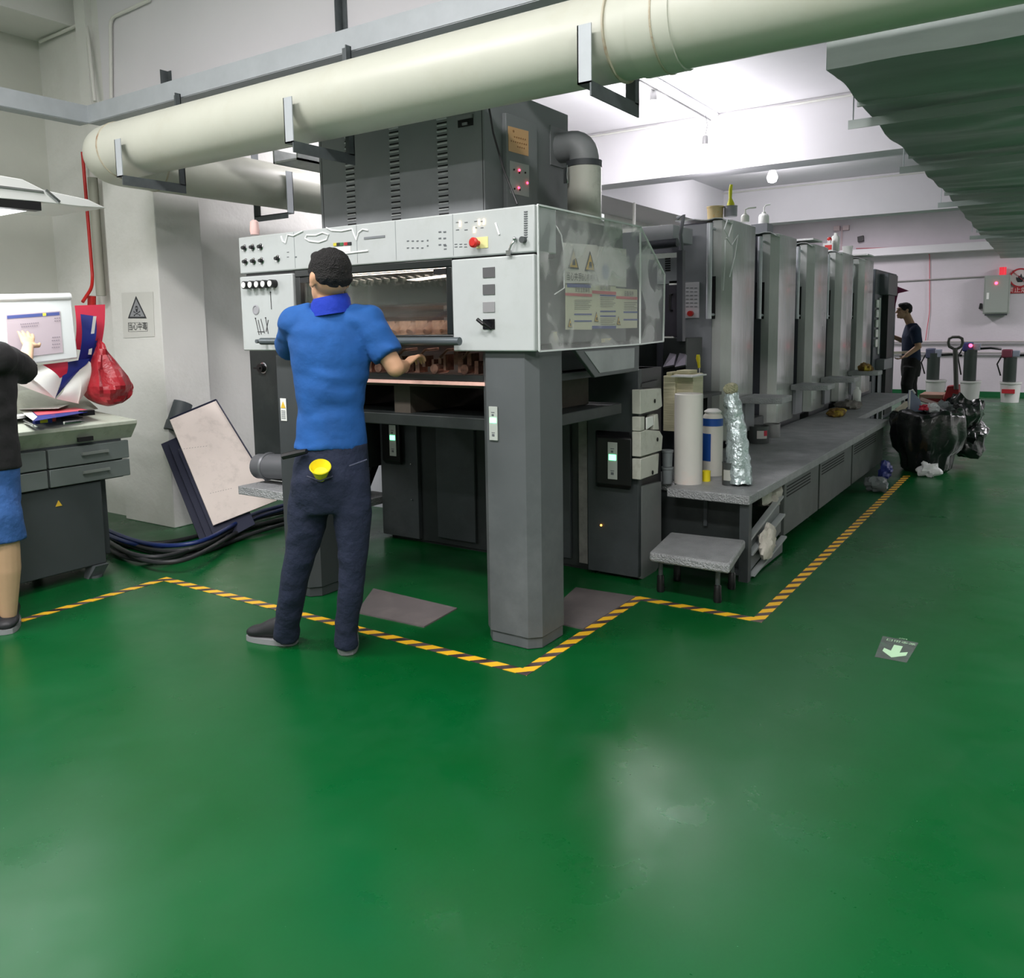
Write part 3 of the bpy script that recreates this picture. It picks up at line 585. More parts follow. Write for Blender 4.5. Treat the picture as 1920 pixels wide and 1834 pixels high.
mb = MB().tube([X_(1024, 400, FX-.02), X_(1032, 430, FX-.02), X_(1037, 468, FX-.02)], .004, 8).tube([X_(1040, 420, FX-.01), X_(1052, 440, FX-.01), X_(1057, 470, FX-.01), X_(1058, 540, FX-.01), X_(1040, 552, FX-.01)], .003, 8)
mb.build('plastic_fold', HE, hd)
# warning notices on the board inside the hood
IX = FX-.085
PAPER = mat('yellowed_paper', (214, 214, 186), .6, var=.03); PW = mat('white_notice', (225, 225, 218), .6)
INK = mat('dark_ink', (58, 60, 54), .6); BLU = mat('blue_ink', (66, 82, 150), .6); RDK = mat('red_ink', (205, 90, 95), .6)
nb = MB()
def xf(a, b): return X_(1000+a*260/1402, 380+b*340/1834, IX)      # picture of the hood, 1402 x 1834 detail
def qd(mb, i, x0, y0, x1, y1, dy0=0, dy1=0, off=.0):
    o = Vector((off, 0, 0)); mb.mi(i).prism([xf(x0, y0)+o, xf(x1, y0+dy0)+o, xf(x1, y1+dy1)+o, xf(x0, y1)+o], (-.001, 0, 0))
qd(nb, 1, 305, 405, 645, 830, 25, 5); qd(nb, 0, 325, 815, 592, 1285); qd(nb, 0, 592, 835, 836, 1270, 5, -5); qd(nb, 0, 836, 865, 1050, 1272, 15, -5)
qd(nb, 1, 645, 440, 940, 835, 30, 20)
qd(nb, 3, 340, 818, 580, 855, 12, 8, .002); qd(nb, 4, 320, 912, 590, 940, 12, 14, .002); qd(nb, 4, 592, 888, 834, 918, 14, 16, .002); qd(nb, 4, 836, 945, 1050, 972, 10, 12, .002)
qd(nb, 3, 592, 1245, 834, 1275, 0, 0, .002)
qd(nb, 3, 672, 930, 830, 945, 6, 6, .002)
for (x0, y0, x1) in ((412, 1122, 588), (412, 1190, 588), (674, 1092, 830), (674, 1140, 830), (910, 1100, 1050), (910, 1176, 1050)): qd(nb, 3, x0, y0, x1, y0+16, 0, 0, .002)
for (x0, x1, y0, n) in ((415, 585, 985, 6), (674, 828, 960, 6), (915, 1045, 1010, 5), (674, 828, 1175, 4)):
    for i in range(n): qd(nb, 2, x0, y0+i*18, x1-(i % 3)*14, y0+i*18+4, 0, 0, .002)
nb.mi(5)
notice = nb.build('notice_sheet', [PAPER, PW, INK, BLU, RDK, WY], dl, flat=True)
tri = MB()
for (x, y, w_, h_, m_) in ((400, 570, 110, 210, 0), (568, 600, 110, 200, 0), (365, 1220, 44, 90, 0), (632, 1160, 44, 100, 0), (857, 1195, 40, 90, 0)):
    o = Vector((.0035, 0, 0)); tri.mi(1).prism([xf(x-w_/2, y+h_*.45)+o, xf(x+w_/2, y+h_*.5)+o, xf(x, y-h_*.55)+o], (-.001, 0, 0))
    o = Vector((.0045, 0, 0)); tri.mi(0).prism([xf(x-w_*.36, y+h_*.38)+o, xf(x+w_*.36, y+h_*.42)+o, xf(x, y-h_*.38)+o], (-.001, 0, 0))
    tri.mi(1).prism([xf(x-w_*.14, y+h_*.3)+o*1.3, xf(x+w_*.14, y+h_*.3)+o*1.3, xf(x+w_*.1, y)+o*1.3, xf(x-w_*.1, y)+o*1.3], (-.001, 0, 0))
tri.build('warning_triangle', [WY, INK], notice, flat=True)
bl = MB().lathe([(.001, 0), (.036, 0), (.036, .001)], xf(725, 700)+Vector((.004, 0, 0)), 24, (-1, 0, 0)).build('blue_disc', mat('sign_blue', (40, 100, 160), .5), notice)
tx = MB()
for (s, x, y, sz, k) in (('当心夹手', 405, 755, .04, .9), ('当心机械伤人', 565, 765, .036, .8), ('安全注意事项', 490, 885, .026, .9), ('操作规程', 720, 865, .028, 1.), ('设备保养', 960, 925, .028, 1.)):
    tx.add(*text_faces(s, sz, xf(x, y)+Vector((.003, 0, 0)), (0, 1, 0), (0, 0, 1), .001, k))
tx.build('lettering', INK, notice, flat=True)
# torn yellow scraps
MB().prism([X_(1037, 622, IX), X_(1044, 622, IX), X_(1046, 640, IX), X_(1040, 640, IX)], (-.001, 0, 0)).prism([X_(1128, 635, IX), X_(1147, 634, IX), X_(1142, 640, IX), X_(1128, 643, IX)], (-.001, 0, 0)).build('tape_scrap', mat('yellow_scrap', (196, 190, 130), .6), notice)
# lower inspection window under the hood
pts = [X_(1078, 656, FX), X_(1199, 648, FX), X_(1198, 695, FX), X_(1116, 708, FX)]
c = sum(pts, Vector())/4
lw = MB().prism(pts, (-.02, 0, 0)).build('lower_guard', mat('guard_grey', (76, 80, 82), .4, var=.1), dl, .003)
MB().prism([c+(p-c)*.78+Vector((.003, 0, .004)) for p in pts], (-.004, 0, 0)).build('guard_window', mat('hazy_window', (140, 145, 146), .25, var=.1, scale=6), lw)
# left flank of the machine and service knob
lf = MB().box((-4.15, 3.32, 0.48), (-3.78, 4.6, 1.28)).box((-3.9, 3.35, 1.1), (-3.5, 3.9, 1.28)).build('left_flank', DARK2, dl)
c = Y_(494, 690, 3.32); MB().cyl(c, c+Vector((0, -.03, 0)), .025).box(c+Vector((-.045, -.04, -.006)), c+Vector((.01, -.03, .006))).build('isolator_knob', BLACK, lf)
MB().lathe([(.028, 0), (.034, .002), (.028, .004), (.02, .003)], c, 20, (0, -1, 0)).build('knob_ring', CHROME, lf)
# ---------------- dryer cabinet on top ----------------
dc = thing('dryer_cabinet', 'tall dark grey louvred cabinet standing on top of the press delivery', 'cabinet', (-2.8, 3.6, 1.83))
DY = 3.25; x0, x1 = Y_(598, 300, DY).x, Y_(908, 300, DY).x; DX = x1
DCM = mat('dryer_grey', (120, 124, 126), .5, var=.04, scale=4, dirt=(104, 108, 110), dscale=1.5, damt=.4)
y2 = X_(1066, 300, DX).y
body = MB().box((x0, DY, 1.867), (DX, y2, 2.52)).build('body', DCM, dc, .004)
for px in (603, 905): x = Y_(px, 300, DY).x; MB().box((x-.0015, DY-.001, 1.87), (x+.0015, DY+.001, 2.5)).build('door_seam', BLACK, body)
for cx in (657, 741, 831):
    lv = MB(); dk = MB()
    x = Y_(cx, 330, DY).x; n = 21
    for i in range(n):
        z = 1.87+i*.0285
        if z > 2.46: break
        lv.prism([(x-.03, DY, z+.006), (x-.03, DY-.008, z), (x-.03, DY, z-.004)], (.06, 0, 0))
        dk.box((x-.03, DY-.0015, z+.006), (x+.03, DY, z+.013))
    lv.build('louvre_fins', mat('louvre_light', (186, 190, 190), .4), body, flat=True); dk.build('louvre_slots', HOLE, body)
c = Y_(873, 227, DY); mb = MB().box((c.x-.045, DY-.002, c.z-.025), (c.x+.045, DY, c.z+.025)); ha = mb.build('handle_recess', HOLE, body)
MB().box((c.x-.045, DY-.01, c.z+.008), (c.x+.045, DY-.002, c.z+.025)).box((c.x-.015, DY-.01, c.z-.02), (c.x+.015, DY-.002, c.z-.008)).build('handle_lip', mat('lip', (130, 134, 134), .4, .4), ha)
# side control box with orange nameplate
sb = MB().box((DX, X_(942, 300, DX).y, X_(942, 392, DX).z), (DX+.025, X_(1000, 300, DX).y, X_(942, 213, DX).z)).build('side_door', mat('dryer_side', (122, 126, 128), .5), dc, .003)
SX = DX+.027
np_ = MB().prism([X_(953, 236, SX), X_(991, 246, SX), X_(991, 293, SX), X_(954, 283, SX)], (-.002, 0, 0)).build('name_plate', mat('orange_plate', (214, 170, 120), .4, .2), sb)
mb = MB()
for i, (a, b, y0) in enumerate(((964, 985, 255), (958, 988, 264), (970, 984, 272))):
    for k in range(a, b, 4): mb.box(X_(k, y0+(k-955)*.25-2, SX+.001), X_(k+2, y0+(k-955)*.25+1, SX+.002))
mb.ball(X_(963, 246, SX+.001), (.001, .008, .006)); mb.build('engraved_marks', mat('plate_mark', (150, 105, 60), .5), np_)
cp = MB().prism([X_(956, 301, SX), X_(992, 310, SX), X_(992, 370, SX), X_(957, 362, SX)], (-.002, 0, 0)).build('control_plate', mat('pale_control', (176, 180, 178), .5), sb)
for q in ((964, 318), (985, 324), (965, 354), (974, 324), (975, 356)): MB().ball(X_(*q, SX+.002), .005, 8, 6).build('button', BLACK, cp)
RL = mat('red_led', (255, 110, 130), .4, emis=5, ecol=(255, 50, 80))
for q in ((974, 319), (973, 352), (989, 343)): tag(MB().ball(X_(*q, SX+.003), .0055, 8, 6).build('indicator_light', RL, cp), 'lit red indicator')
# exhaust outlet and canister
o1, o2 = X_(1040, 280, DX), X_(1083, 262, DX+.13)
eb = MB()
r = .078; cx = DX+.15; cy = X_(1040, 270, DX).y+.05; cz = X_(1040, 275, DX).z
eb.tube([(DX, cy, cz)]+[(cx-.07+.07*math.sin(a), cy, cz-.07+.07*math.cos(a)) for a in [math.pi/2*i/6 for i in range(7)]]+[(cx, cy, cz-.14)], r, 28)
eb.box((DX, cy-.1, cz-.1), (DX+.006, cy+.1, cz+.1)); eb.build('exhaust_elbow', mat('elbow_grey', (128, 131, 133), .45, var=.06), dc)
cn = thing('dust_canister', 'pale cylindrical canister with dark rim and stain standing beside the dryer cabinet', 'canister', (cx, cy, 1.87))
zt = cz-.115
MB().lathe([(.088, 1.87), (.09, 1.88), (.09, zt)], (cx, cy, 0), 36).build('drum', mat('translucent_drum', (186, 188, 178), .35, var=.04, dirt=(100, 100, 92), dscale=3.4, damt=.7), cn)
MB().lathe([(.086, zt-.005), (.094, zt-.002), (.094, zt+.028), (.086, zt+.03)], (cx, cy, 0), 36).build('rim', mat('rim_dark', (62, 66, 70), .5), cn)
MB().box((cx-.07, cy-.098, zt-.09), (cx-.045, cy-.088, zt-.01)).tube([(cx-.045, cy-.1, zt-.09), (cx-.04, cy-.115, zt-.05), (cx-.045, cy-.1, zt)], .003, 6).build('latch', CHROME, cn)
tag(MB().tube([Y_(917, 202, 3.2), Y_(925, 250, 3.12), Y_(945, 320, 3.0), Y_(970, 383, 2.99)], .005, 8).build('cable', BLACK), 'black cable hanging from the cream pipe to the press header', 'cable')
tag(MB().lathe([(.022, 0), (.026, .02), (.024, .04), (.022, .065), (.01, .075)], Y_(478, 440, 2.93), 16).build('signal_lamp', mat('faded_red_lens', (225, 190, 185), .3)), 'faded pinkish signal lamp standing on left end of press header', 'lamp')
# ---------------- press body behind the delivery ----------------
pb = thing('printing_press', 'dark main housing of printing press behind the clear hood', 'printing press', (-2.9, 4.9, 0))
MB().box((-3.6, 4.53, .05), (-2.55, 5.75, 1.5)).build('housing', DARK2, pb)
YF = 5.3
def yfb(p0, p1, d=.05, m=MID, nm='panel', bev=.004): mb = MB(); ybox(mb, p0, p1, YF, d); return mb.build(nm, m, pb, bev)
yfb((1200, 426), (1262, 452), .35, mat('light_edge', (150, 152, 156), .4), 'top_guard')
MB().cyl(Y_(1200, 462, YF), Y_(1270, 455, YF), .03).cyl(Y_(1200, 448, YF+.1), Y_(1270, 444, YF+.1), .04).build('roller', mat('roller', (70, 72, 78), .25, .5), pb)
yfb((1200, 478), (1270, 484), .04, WHITE, 'white_ledge')
vp_ = yfb((1232, 484), (1272, 532), .05, MID, 'vent_panel')
mb = MB()
for i in range(6): ybox(mb, (1247, 484+i*4.4), (1257, 486.5+i*4.4), YF-.002, .004)
mb.build('vent_slot', HOLE, vp_)
dr = yfb((1243, 534), (1272, 632), .05, mat('plum_black', (52, 50, 58), .4), 'door')
MB().tube([Y_(1260, 552, YF-.01), Y_(1256, 553, YF-.05), Y_(1255, 580, YF-.05), Y_(1260, 582, YF-.01)], .008, 8).build('door_handle', BLACK, dr)
yfb((1254, 526), (1271, 535), .02, WHITE, 'white_tag')
yfb((1243, 629), (1263, 634), .03, WHITE, 'white_ledge')
yfb((1243, 634), (1285, 800), .3, DARK2, 'lower_panel')
MB().tube([Y_(1270, 410, 5.28), Y_(1282, 403, 5.28), Y_(1276, 440, 5.28), Y_(1279, 470, 5.28), Y_(1273, 500, 5.28), Y_(1275, 560, 5.28)], .012, 8).build('hose_bundle', mat('hose_grey', (96, 98, 104), .5), pb)
MB().bar(Y_(1277, 470, 5.26), Y_(1277, 640, 5.26), .05, .04).build('side_bar', mat('bar_dark', (62, 64, 70), .4), pb)
mb = MB(); [mb.prism([Y_(a, b, 5.1+c) for a, b, c in ((1243+i*22, 688, 0), (1263+i*22, 684, 0), (1268+i*18, 664, .2), (1256+i*18, 662, .2))], (0, .02, -.01)) for i in range(2)]
mb.build('sheet_guide', mat('silver_guide', (170, 165, 178), .3, .6), pb)
# ---------------- five printing units ----------------
PITCH = 1.14; TY = 5.75
def unit():
    t = thing('printing_unit', 'first', 'printing unit', (-2.6, TY, 0), 'printing units with film wrapped towers')
    MB().box((-3.6, TY+.02, .05), (-2.28, TY+PITCH-.02, 2.08)).box((-2.38, TY, .5), (-2.12, TY+.3, 2.1)).build('housing', mat('unit_navy_grey', (72, 74, 82), .45, var=.06), t, .006)
    MB().box((-3.6, TY+.3, .05), (-2.08, TY+PITCH-.02, .62)).build('base_skirt', mat('skirt', (78, 80, 84), .45, var=.15, dirt=(112, 112, 112), dscale=3), t, .006)
    MB().prism([(-2.13, TY, .54), (-2.13, TY+.58, .54), (-2.02, TY+.62, .54), (-2.0, TY+.56, .54), (-2.0, TY+.06, .54), (-2.06, TY, .54)], (0, 0, 1.57)).build('tower_cover', WRAP, t, .008, ang=30)
    mb = MB(); rows = []
    for i in range(9):
        r_ = []
        for j in range(12):
            y = TY-.02+j*.055; x = -2.4+i*.0495
            r_.append((x, y, 2.125+.014*noise.noise(Vector((x*9, y*7, 1)))-(.05*max(0, (i-6.5))/2+.05*max(0, j-9.5)/2)))
        rows.append(r_)
    mb.sheet(rows, .006).build('film_top', mat('crumpled_film', (170, 176, 174), .25, 0., alpha=.92, bump=.4, bscale=14), t)
    bx = Y_(1328, 500, TY-.12).x
    MB().cyl((bx, TY-.1, 1.42), (bx, TY-.1, 2.08), .02, n=14).cyl((bx, TY-.1, 2.05), (bx, TY+.02, 2.05), .01, n=8).cyl((bx, TY-.1, 1.45), (bx, TY+.02, 1.45), .01, n=8).build('grab_bar', mat('grab_bar', (186, 190, 196), .3, .3), t)
    MB().box((bx-.06, TY-.004, 1.42), (-2.1, TY, 1.72)).build('recess_shade', HOLE, t)  # flat black plate paints the shade behind the grab bar
    return t
u1 = unit(); u1['label'] = 'first and nearest printing unit with folded film tower and emergency panel'
# extras only on the first unit
bx0 = Y_(1328, 500, TY-.12).x; px0 = Y_(1276, 500, TY-.001).x
fp_bm = MB().box((px0, TY-.0035, .55), (bx0-.06, TY-.0005, 2.09)).box((bx0-.06, TY-.0035, .55), (-2.125, TY-.0005, 1.42)).box((bx0-.06, TY-.0035, 1.72), (-2.125, TY-.0005, 2.09))
sx0 = Y_(1284, 530, TY-.004); sx1 = Y_(1311, 596, TY-.004)
labs = ['second printing unit, with wash bottle on grey block before its tower', 'third printing unit, with white cap slab on its tower', 'fourth printing unit, with white bottle and red box on top', 'fifth and furthest printing unit, next to the feeder cabinet']
for i, lb in enumerate(labs): copy_tree(u1, (-2.6, TY+PITCH*(i+1), 0), lb)
fp_bm.build('front_plate', MID, u1)
for pl in (((1358, 430), (1366, 445), (1373, 420), (1364, 412), (1358, 430)), ((1362, 446), (1372, 460), (1384, 440), (1378, 480), (1368, 520)), ((1360, 450), (1359, 500), (1356, 545))):
    MB().tube([X_(a, b, -1.995) for a, b in pl], .004, 6).build('film_crease', HE, u1)  # pale tubes paint the white highlight lines on the film
ep = tag(MB().box((sx0.x, TY-.012, sx1.z), (sx1.x, TY-.001, sx0.z)).build('operator_panel', mat('panel_pink_white', (205, 202, 208), .5), u1), 'pale operator panel')
mb = MB()
for i in range(3):
    for j in range(6): c = Y_(1289+i*8, 540+j*7, TY-.012); mb.box((c.x-.012, c.y-.001, c.z-.003), (c.x+.01, c.y, c.z+.002))
mb.build('printed_symbols', PR_, ep)
c = Y_(1296, 588, TY-.012); MB().cyl(c, c+Vector((0, -.03, 0)), .02).build('emergency_stop', RED, ep)
# fold out steps on the towers
def step(y, z, lab):
    t = thing('fold_step', lab, 'step', (-1.85, y, z), 'tread steps on the printing towers')
    MB().prism([(-1.995, y-.2, z), (-1.82, y-.2, z), (-1.70, y-.12, z), (-1.70, y+.14, z), (-1.995, y+.16, z)], (0, 0, .045)).build('tread', TREAD, t, .004)
    MB().box((-1.995, y-.12, z-.22), (-1.97, y+.1, z)).build('support', MID, t)
for (px, py, lb) in ((1395, 755, 'grey tread step between the first and second towers'), (1490, 738, 'grey tread step between the second and third towers'), (1545, 722, 'grey tread step between the third and fourth towers'), (1595, 709, 'grey tread step by the fifth tower carrying a yellow rag')):
    p = X_(px, py, -1.98); step(p.y+.12, .80, lb); last_step = p.y+.12
# white slabs over units 3 and 5, grey block behind unit 1
WS = mat('white_slab', (214, 214, 214), .5)
for (px, py, lb) in ((1505, 452, 'thin white slab lying on top of the third tower'), (1610, 477, 'thin white slab lying on top of the fifth tower')):
    p = Y_(px, py, TY+PITCH*(2 if px < 1600 else 4)+.1); tag(MB().box((p.x-.2, p.y-.1, 2.145), (p.x+.12, p.y+.25, 2.16)).build('cover_slab', WS), lb, 'slab', 'white slabs on the towers')
# ---------------- feeder ----------------
fd = thing('feeder_cabinet', 'tall dark grey feeder end of the press beside the far worker', 'printing press', (-2.3, 12.4, 0))
fy = 11.8; a = Y_(1628, 505, fy); xo = Y_(1684, 514, fy+1.).x
MB().box((-3.6, fy, 0), (-2.14, fy+1.6, a.z)).build('housing', mat('feeder_grey', (74, 80, 86), .45, var=.05), fd, .01)
MB().box((-2.16, fy+.3, 1.74), (xo, fy+1.0, a.z-.05)).build('overhang', mat('feeder_mid', (86, 90, 94), .45), fd, .01)
MB().box((-2.14, fy+.5, .1), (xo-.03, fy+1.0, 1.74)).build('side_recess', DARK2, fd)
mb = MB()
for i in range(5): mb.box((-2.135, fy-.01+.06, 1.05+i*.13), (-2.12, fy+.2, 1.15+i*.13))
mb.box((-2.13, fy+.24, .95), (-2.115, fy+.28, 1.7)); mb.build('button_strip', WHITE, fd)
MB().box((-2.14, fy+.2, .74), (xo, fy+.8, .88)).box((-2.12, fy+.25, 0), (xo-.08, fy+.6, .74)).build('control_desk', MID, fd, .01)
# ---------------- walkway ----------------
wk = thing('walkway_platform', 'raised grey tread plate walkway running along the printing units', 'platform', (-1.7, 6.3, 0))
MB().box((-1.815, 4.24, .43), (-1.35, 4.4, .48)).box((-2.06, 4.4, .43), (-1.35, 8.28, .48)).box((-2.06, 8.28, .43), (-1.62, 11.4, .48)).box((-1.7, 11.3, 0), (-1.66, 11.34, .43)).box((-1.7, 9.8, 0), (-1.66, 9.84, .43)).build('tread_deck', TREAD, wk, .006)
fr = MB().box((-2.0, 4.42, .02), (-1.42, 4.46, .43)).build('end_panel', DARK2, wk)
mb = MB().box((-1.41, 4.27, 0), (-1.36, 4.32, .43)).box((-2.0, 4.27, 0), (-1.95, 4.32, .43)).box((-1.66, 4.40, .25), (-1.64, 4.42, .43)).box((-1.95, 4.28, .03), (-1.41, 4.31, .06)); mb.build('leg_frame', DARK, wk)
yy = [X_(1470, 900, -1.38).y, X_(1536, 900, -1.38).y, X_(1598, 850, -1.38).y, 8.26]
for i in range(3):
    p = MB().box((-1.42, yy[i]+.02, .09), (-1.38, yy[i+1]-.02, .43)).build('vented_panel', mat('vented_panel', (84, 90, 88), .5, .2, var=.15, dirt=(110, 112, 106), dscale=4), wk, .003)
    mb = MB()
    for k in range(4): mb.box((-1.379, yy[i]+.06, .385-k*.02), (-1.3785, yy[i]+(yy[i+1]-yy[i])*.72, .393-k*.02))
    mb.build('vent_slot', HOLE, p)
# open tool drawers in the end bay
mb = MB().box((-1.95, 4.75, .05), (-1.42, yy[0], .07)).box((-1.95, 4.5, .05), (-1.9, yy[0], .43)).build('shelf_back', HOLE, wk)
for i, (z0, z1, hh) in enumerate(((.215, .345, .12), (.135, .235, .10), (.02, .10, .10))):
    MB().prism([(-1.40+.012*i, 4.34, max(.01, z0-hh)), (-1.40+.012*i, yy[0]-.05, max(.01, z1-hh)), (-1.40+.012*i, yy[0]-.05, z1), (-1.40+.012*i, 4.34, z0)], (.010, 0, 0)).build('drawer_front', mat('drawer_grey', (104, 109, 110), .4, .2, var=.1), wk)
    MB().bar((-1.385+.012*i, 4.34, z0+.004), (-1.385+.012*i, yy[0]-.04, z1+.004), .034, .012).build('drawer_lip', mat('lip_grey', (165, 170, 172), .35, .1), wk)
# rags
def rag(name, c, r, m, lab, cat='rag', group=None, seed=0, fl=.7, n=22, mm=14):
    mb = MB().ball(c, r, n, mm)
    def fn(p):
        d = p-Vector(c); k = 1+.55*noise.noise(d.normalized()*1.7+Vector((seed, 0, 0)))+.22*noise.noise(d.normalized()*5+Vector((seed, 3, 0)))
        q = Vector(c)+Vector((d.x*k, d.y*k, d.z*k*1.0)); q.z = max(q.z, c[2]-r[2]*fl); return q
    return tag(mb.build(name, m, fn=fn), lab, cat, group)
RAG = mat('dirty_white_cloth', (190, 186, 176), .85, var=.1, scale=20, bump=.6, bscale=20)
p = X_(1432, 958, -1.47); rag('cleaning_rag', (-1.44, p.y, .355), (.055, .13, .075), RAG, 'crumpled grey-white rag stuffed on top of the open tool drawers', group='dirty rags', seed=1)
p = X_(1440, 1042, -1.33); rag('cleaning_rag', (-1.335, p.y+.01, .16), (.035, .12, .10), RAG, 'crumpled pale rag hanging out of the lowest tool drawer', group='dirty rags', seed=5)
# ---------------- low step ----------------
ss = thing('step_stool', 'low grey tread plate step stool on four round legs before the walkway', 'step', (-1.53, 4.0, 0))
q0, q1, q2, q3 = Z_(1217, 1035, .25), Z_(1368, 1058, .25), Z_(1398, 1012, .25), Z_(1257, 997, .25)
MB().prism([q.lerp((q0+q2)/2, .0) for q in (q0, q1, q2, q3)], (0, 0, -.05)).build('tread', TREAD, ss, .012)
for (x, y) in ((-1.70, 3.90), (-1.39, 3.89), (-1.40, 4.13), (-1.70, 4.12)):
    lg = MB().cyl((x, y, .07), (x, y, .2), .012).build('leg', RAWST, ss); MB().lathe([(.019, 0), (.021, .01), (.018, .085), (.014, .09)], (x, y, 0), 16).build('rubber_foot', BLACK, lg)
# ================= PEOPLE =================
def loft(mb, secs, n=28):
    """secs: (centre, right vector*half width, front vector*half depth)"""
    vs = []; m = len(secs)
    for (c, rx, ry) in secs:
        for k in range(n):
            a = 2*math.pi*k/n; vs.append(Vector(c)+Vector(rx)*math.cos(a)+Vector(ry)*math.sin(a))
    fs = [(i*n+k, i*n+(k+1) % n, (i+1)*n+(k+1) % n, (i+1)*n+k) for i in range(m-1) for k in range(n)]+[tuple(range(n))[::-1], tuple(range((m-1)*n, m*n))]
    # keep outward winding
    up = Vector(secs[-1][0])-Vector(secs[0][0])
    if Vector(secs[0][1]).cross(Vector(secs[0][2])).dot(up) < 0: fs = [f[::-1] for f in fs]
    return mb.add(vs, fs)
def limb(mb, pts, rs, n=20):
    """flat ended round limb through points (cuffs and hems)"""
    return mb.tube(pts, rs, n)
def hand(mb, w, d, palm_n, s=1., curl=.5, side=1, spread=.25):
    """palm plus five unequal bent fingers. w wrist, d pointing direction, palm_n palm normal"""
    d = Vector(d).normalized(); pn = (Vector(palm_n)-d*Vector(palm_n).dot(d)).normalized(); x = d.cross(pn)*side
    w = Vector(w)
    mb.caps(w, w+d*.05*s, .024*s, .03*s, 12, (pn, .55)); mb.caps(w+d*.03*s+x*.012*s, w+d*.075*s+x*.018*s, .022*s, .02*s, 12, (pn, .55)); mb.caps(w+d*.03*s-x*.012*s, w+d*.07*s-x*.02*s, .022*s, .018*s, 12, (pn, .55))
    for i, (off, L) in enumerate(((.031, .068), (.011, .078), (-.010, .073), (-.030, .058))):
        b = w+d*(.085-.004*abs(i-1.2))*s+x*off*s; dir_ = (d+x*(1.4-i)*.06*spread*4).normalized()
        p = b; a = 0
        for j, f in enumerate((.45, .3, .25)):
            a += curl*(.55+.25*j); q = p+(dir_*math.cos(a)+pn*math.sin(a))*L*f*s
            mb.caps(p, q, (.0092-.0008*j)*s, (.0086-.001*j)*s, 10); p = q
    b = w+d*.022*s+x*.03*s; p1 = b+(d*.6+x*.7+pn*.25).normalized()*.036*s; p2 = p1+(d*.85+x*.3+pn*.45*curl*2).normalized()*.03*s
    mb.caps(b, p1, .014*s, .0115*s, 10); mb.caps(p1, p2, .0112*s, .009*s, 10)
def head_mesh(mb, c, fwd, s=1., up=Vector((0, 0, 1))):
    f = Vector(fwd).normalized(); r = f.cross(up).normalized(); u = r.cross(f); ax = (r, f, u); c = Vector(c)
    P = lambda a, b, z: c+r*a*s+f*b*s+u*z*s
    mb.ball(P(0, -.012, .02), (.076*s, .094*s, .092*s), 24, 16, ax)
    mb.ball(P(0, .03, -.045), (.058*s, .062*s, .068*s), 20, 14, ax)        # jaw
    mb.ball(P(0, .078, -.085), (.022*s, .02*s, .02*s), 12, 8, ax)          # chin
    mb.caps(P(0, .092, .012), P(0, .112, -.022), .009*s, .0135*s, 10)      # nose
    mb.ball(P(0, .09, -.053), (.024*s, .013*s, .007*s), 12, 8, ax); mb.ball(P(0, .088, -.064), (.02*s, .013*s, .008*s), 12, 8, ax)   # lips
    mb.ball(P(0, .078, .035), (.05*s, .016*s, .012*s), 12, 8, ax)          # brow
    for k in (-1, 1):
        mb.ball(P(.034*k, .066, -.018), (.02*s, .02*s, .016*s), 12, 8, ax)
        mb.ball(P(.078*k, -.006, -.004), (.008*s, .02*s, .032*s), 14, 10, ax); mb.ball(P(.082*k, -.014, .004), (.009*s, .014*s, .022*s), 12, 8, ax)
    return r, f, u
def eyes(parent, c, fwd, s):
    f = Vector(fwd).normalized(); r = f.cross(Vector((0, 0, 1))).normalized(); u = r.cross(f); c = Vector(c)
    for k in (-1, 1):
        MB().ball(c+r*.031*k*s+f*.083*s+u*.012*s, (.013*s, .008*s, .006*s), 12, 8, (r, f, u)).build('eye', mat('eye_dark', (40, 34, 32), .3), parent)
        MB().tube([c+r*(.012*k)*s+f*.094*s+u*.034*s, c+r*(.033*k)*s+f*.091*s+u*.04*s, c+r*(.05*k)*s+f*.078*s+u*.033*s], .0035*s, 6).build('eyebrow', HAIR, parent)
def hair_mesh(parent, c, fwd, s, side=.0):
    f = Vector(fwd).normalized(); r = f.cross(Vector((0, 0, 1))).normalized(); u = r.cross(f); c = Vector(c); ax = (r, f, u)
    mb = MB().ball(c+f*-.017*s+u*.036*s, (.0815*s, .097*s, .086*s), 28, 18, ax).ball(c+f*-.040*s+u*.004*s, (.079*s, .071*s, .05*s), 20, 12, ax).ball(c+f*-.054*s+u*-.022*s, (.052*s, .042*s, .028*s), 20, 12, ax)
    mb.ball(c+f*.03*s+u*.085*s, (.06*s, .05*s, .03*s), 16, 10, ax)
    for k in (-1, 1): mb.ball(c+r*.07*k*s+f*.014*s+u*.03*s, (.012*s, .02*s, .03*s), 12, 8, ax)
    def fn(p): return p+(p-c).normalized()*.004*s*noise.noise((p-c)*60/s)
    return mb.build('hair', HAIR, parent, remesh=.007, smooth=2, fn=fn)
def wrinkle(amp, sc, seed=0, grain=(1, 1, 1)):
    def fn(p):
        q = Vector((p.x*grain[0], p.y*grain[1], p.z*grain[2]))*sc+Vector((seed, seed, 0))
        n = noise.noise_vector(q)
        return p+n*amp*(abs(noise.noise(q*.5))*1.6+.3)
    return fn
def cloth_mat(name, rgb, bump=.5, var=.08, sc=30, rough=.85):
    return mat(name, rgb, rough, var=var, scale=8, bump=bump, bscale=sc)
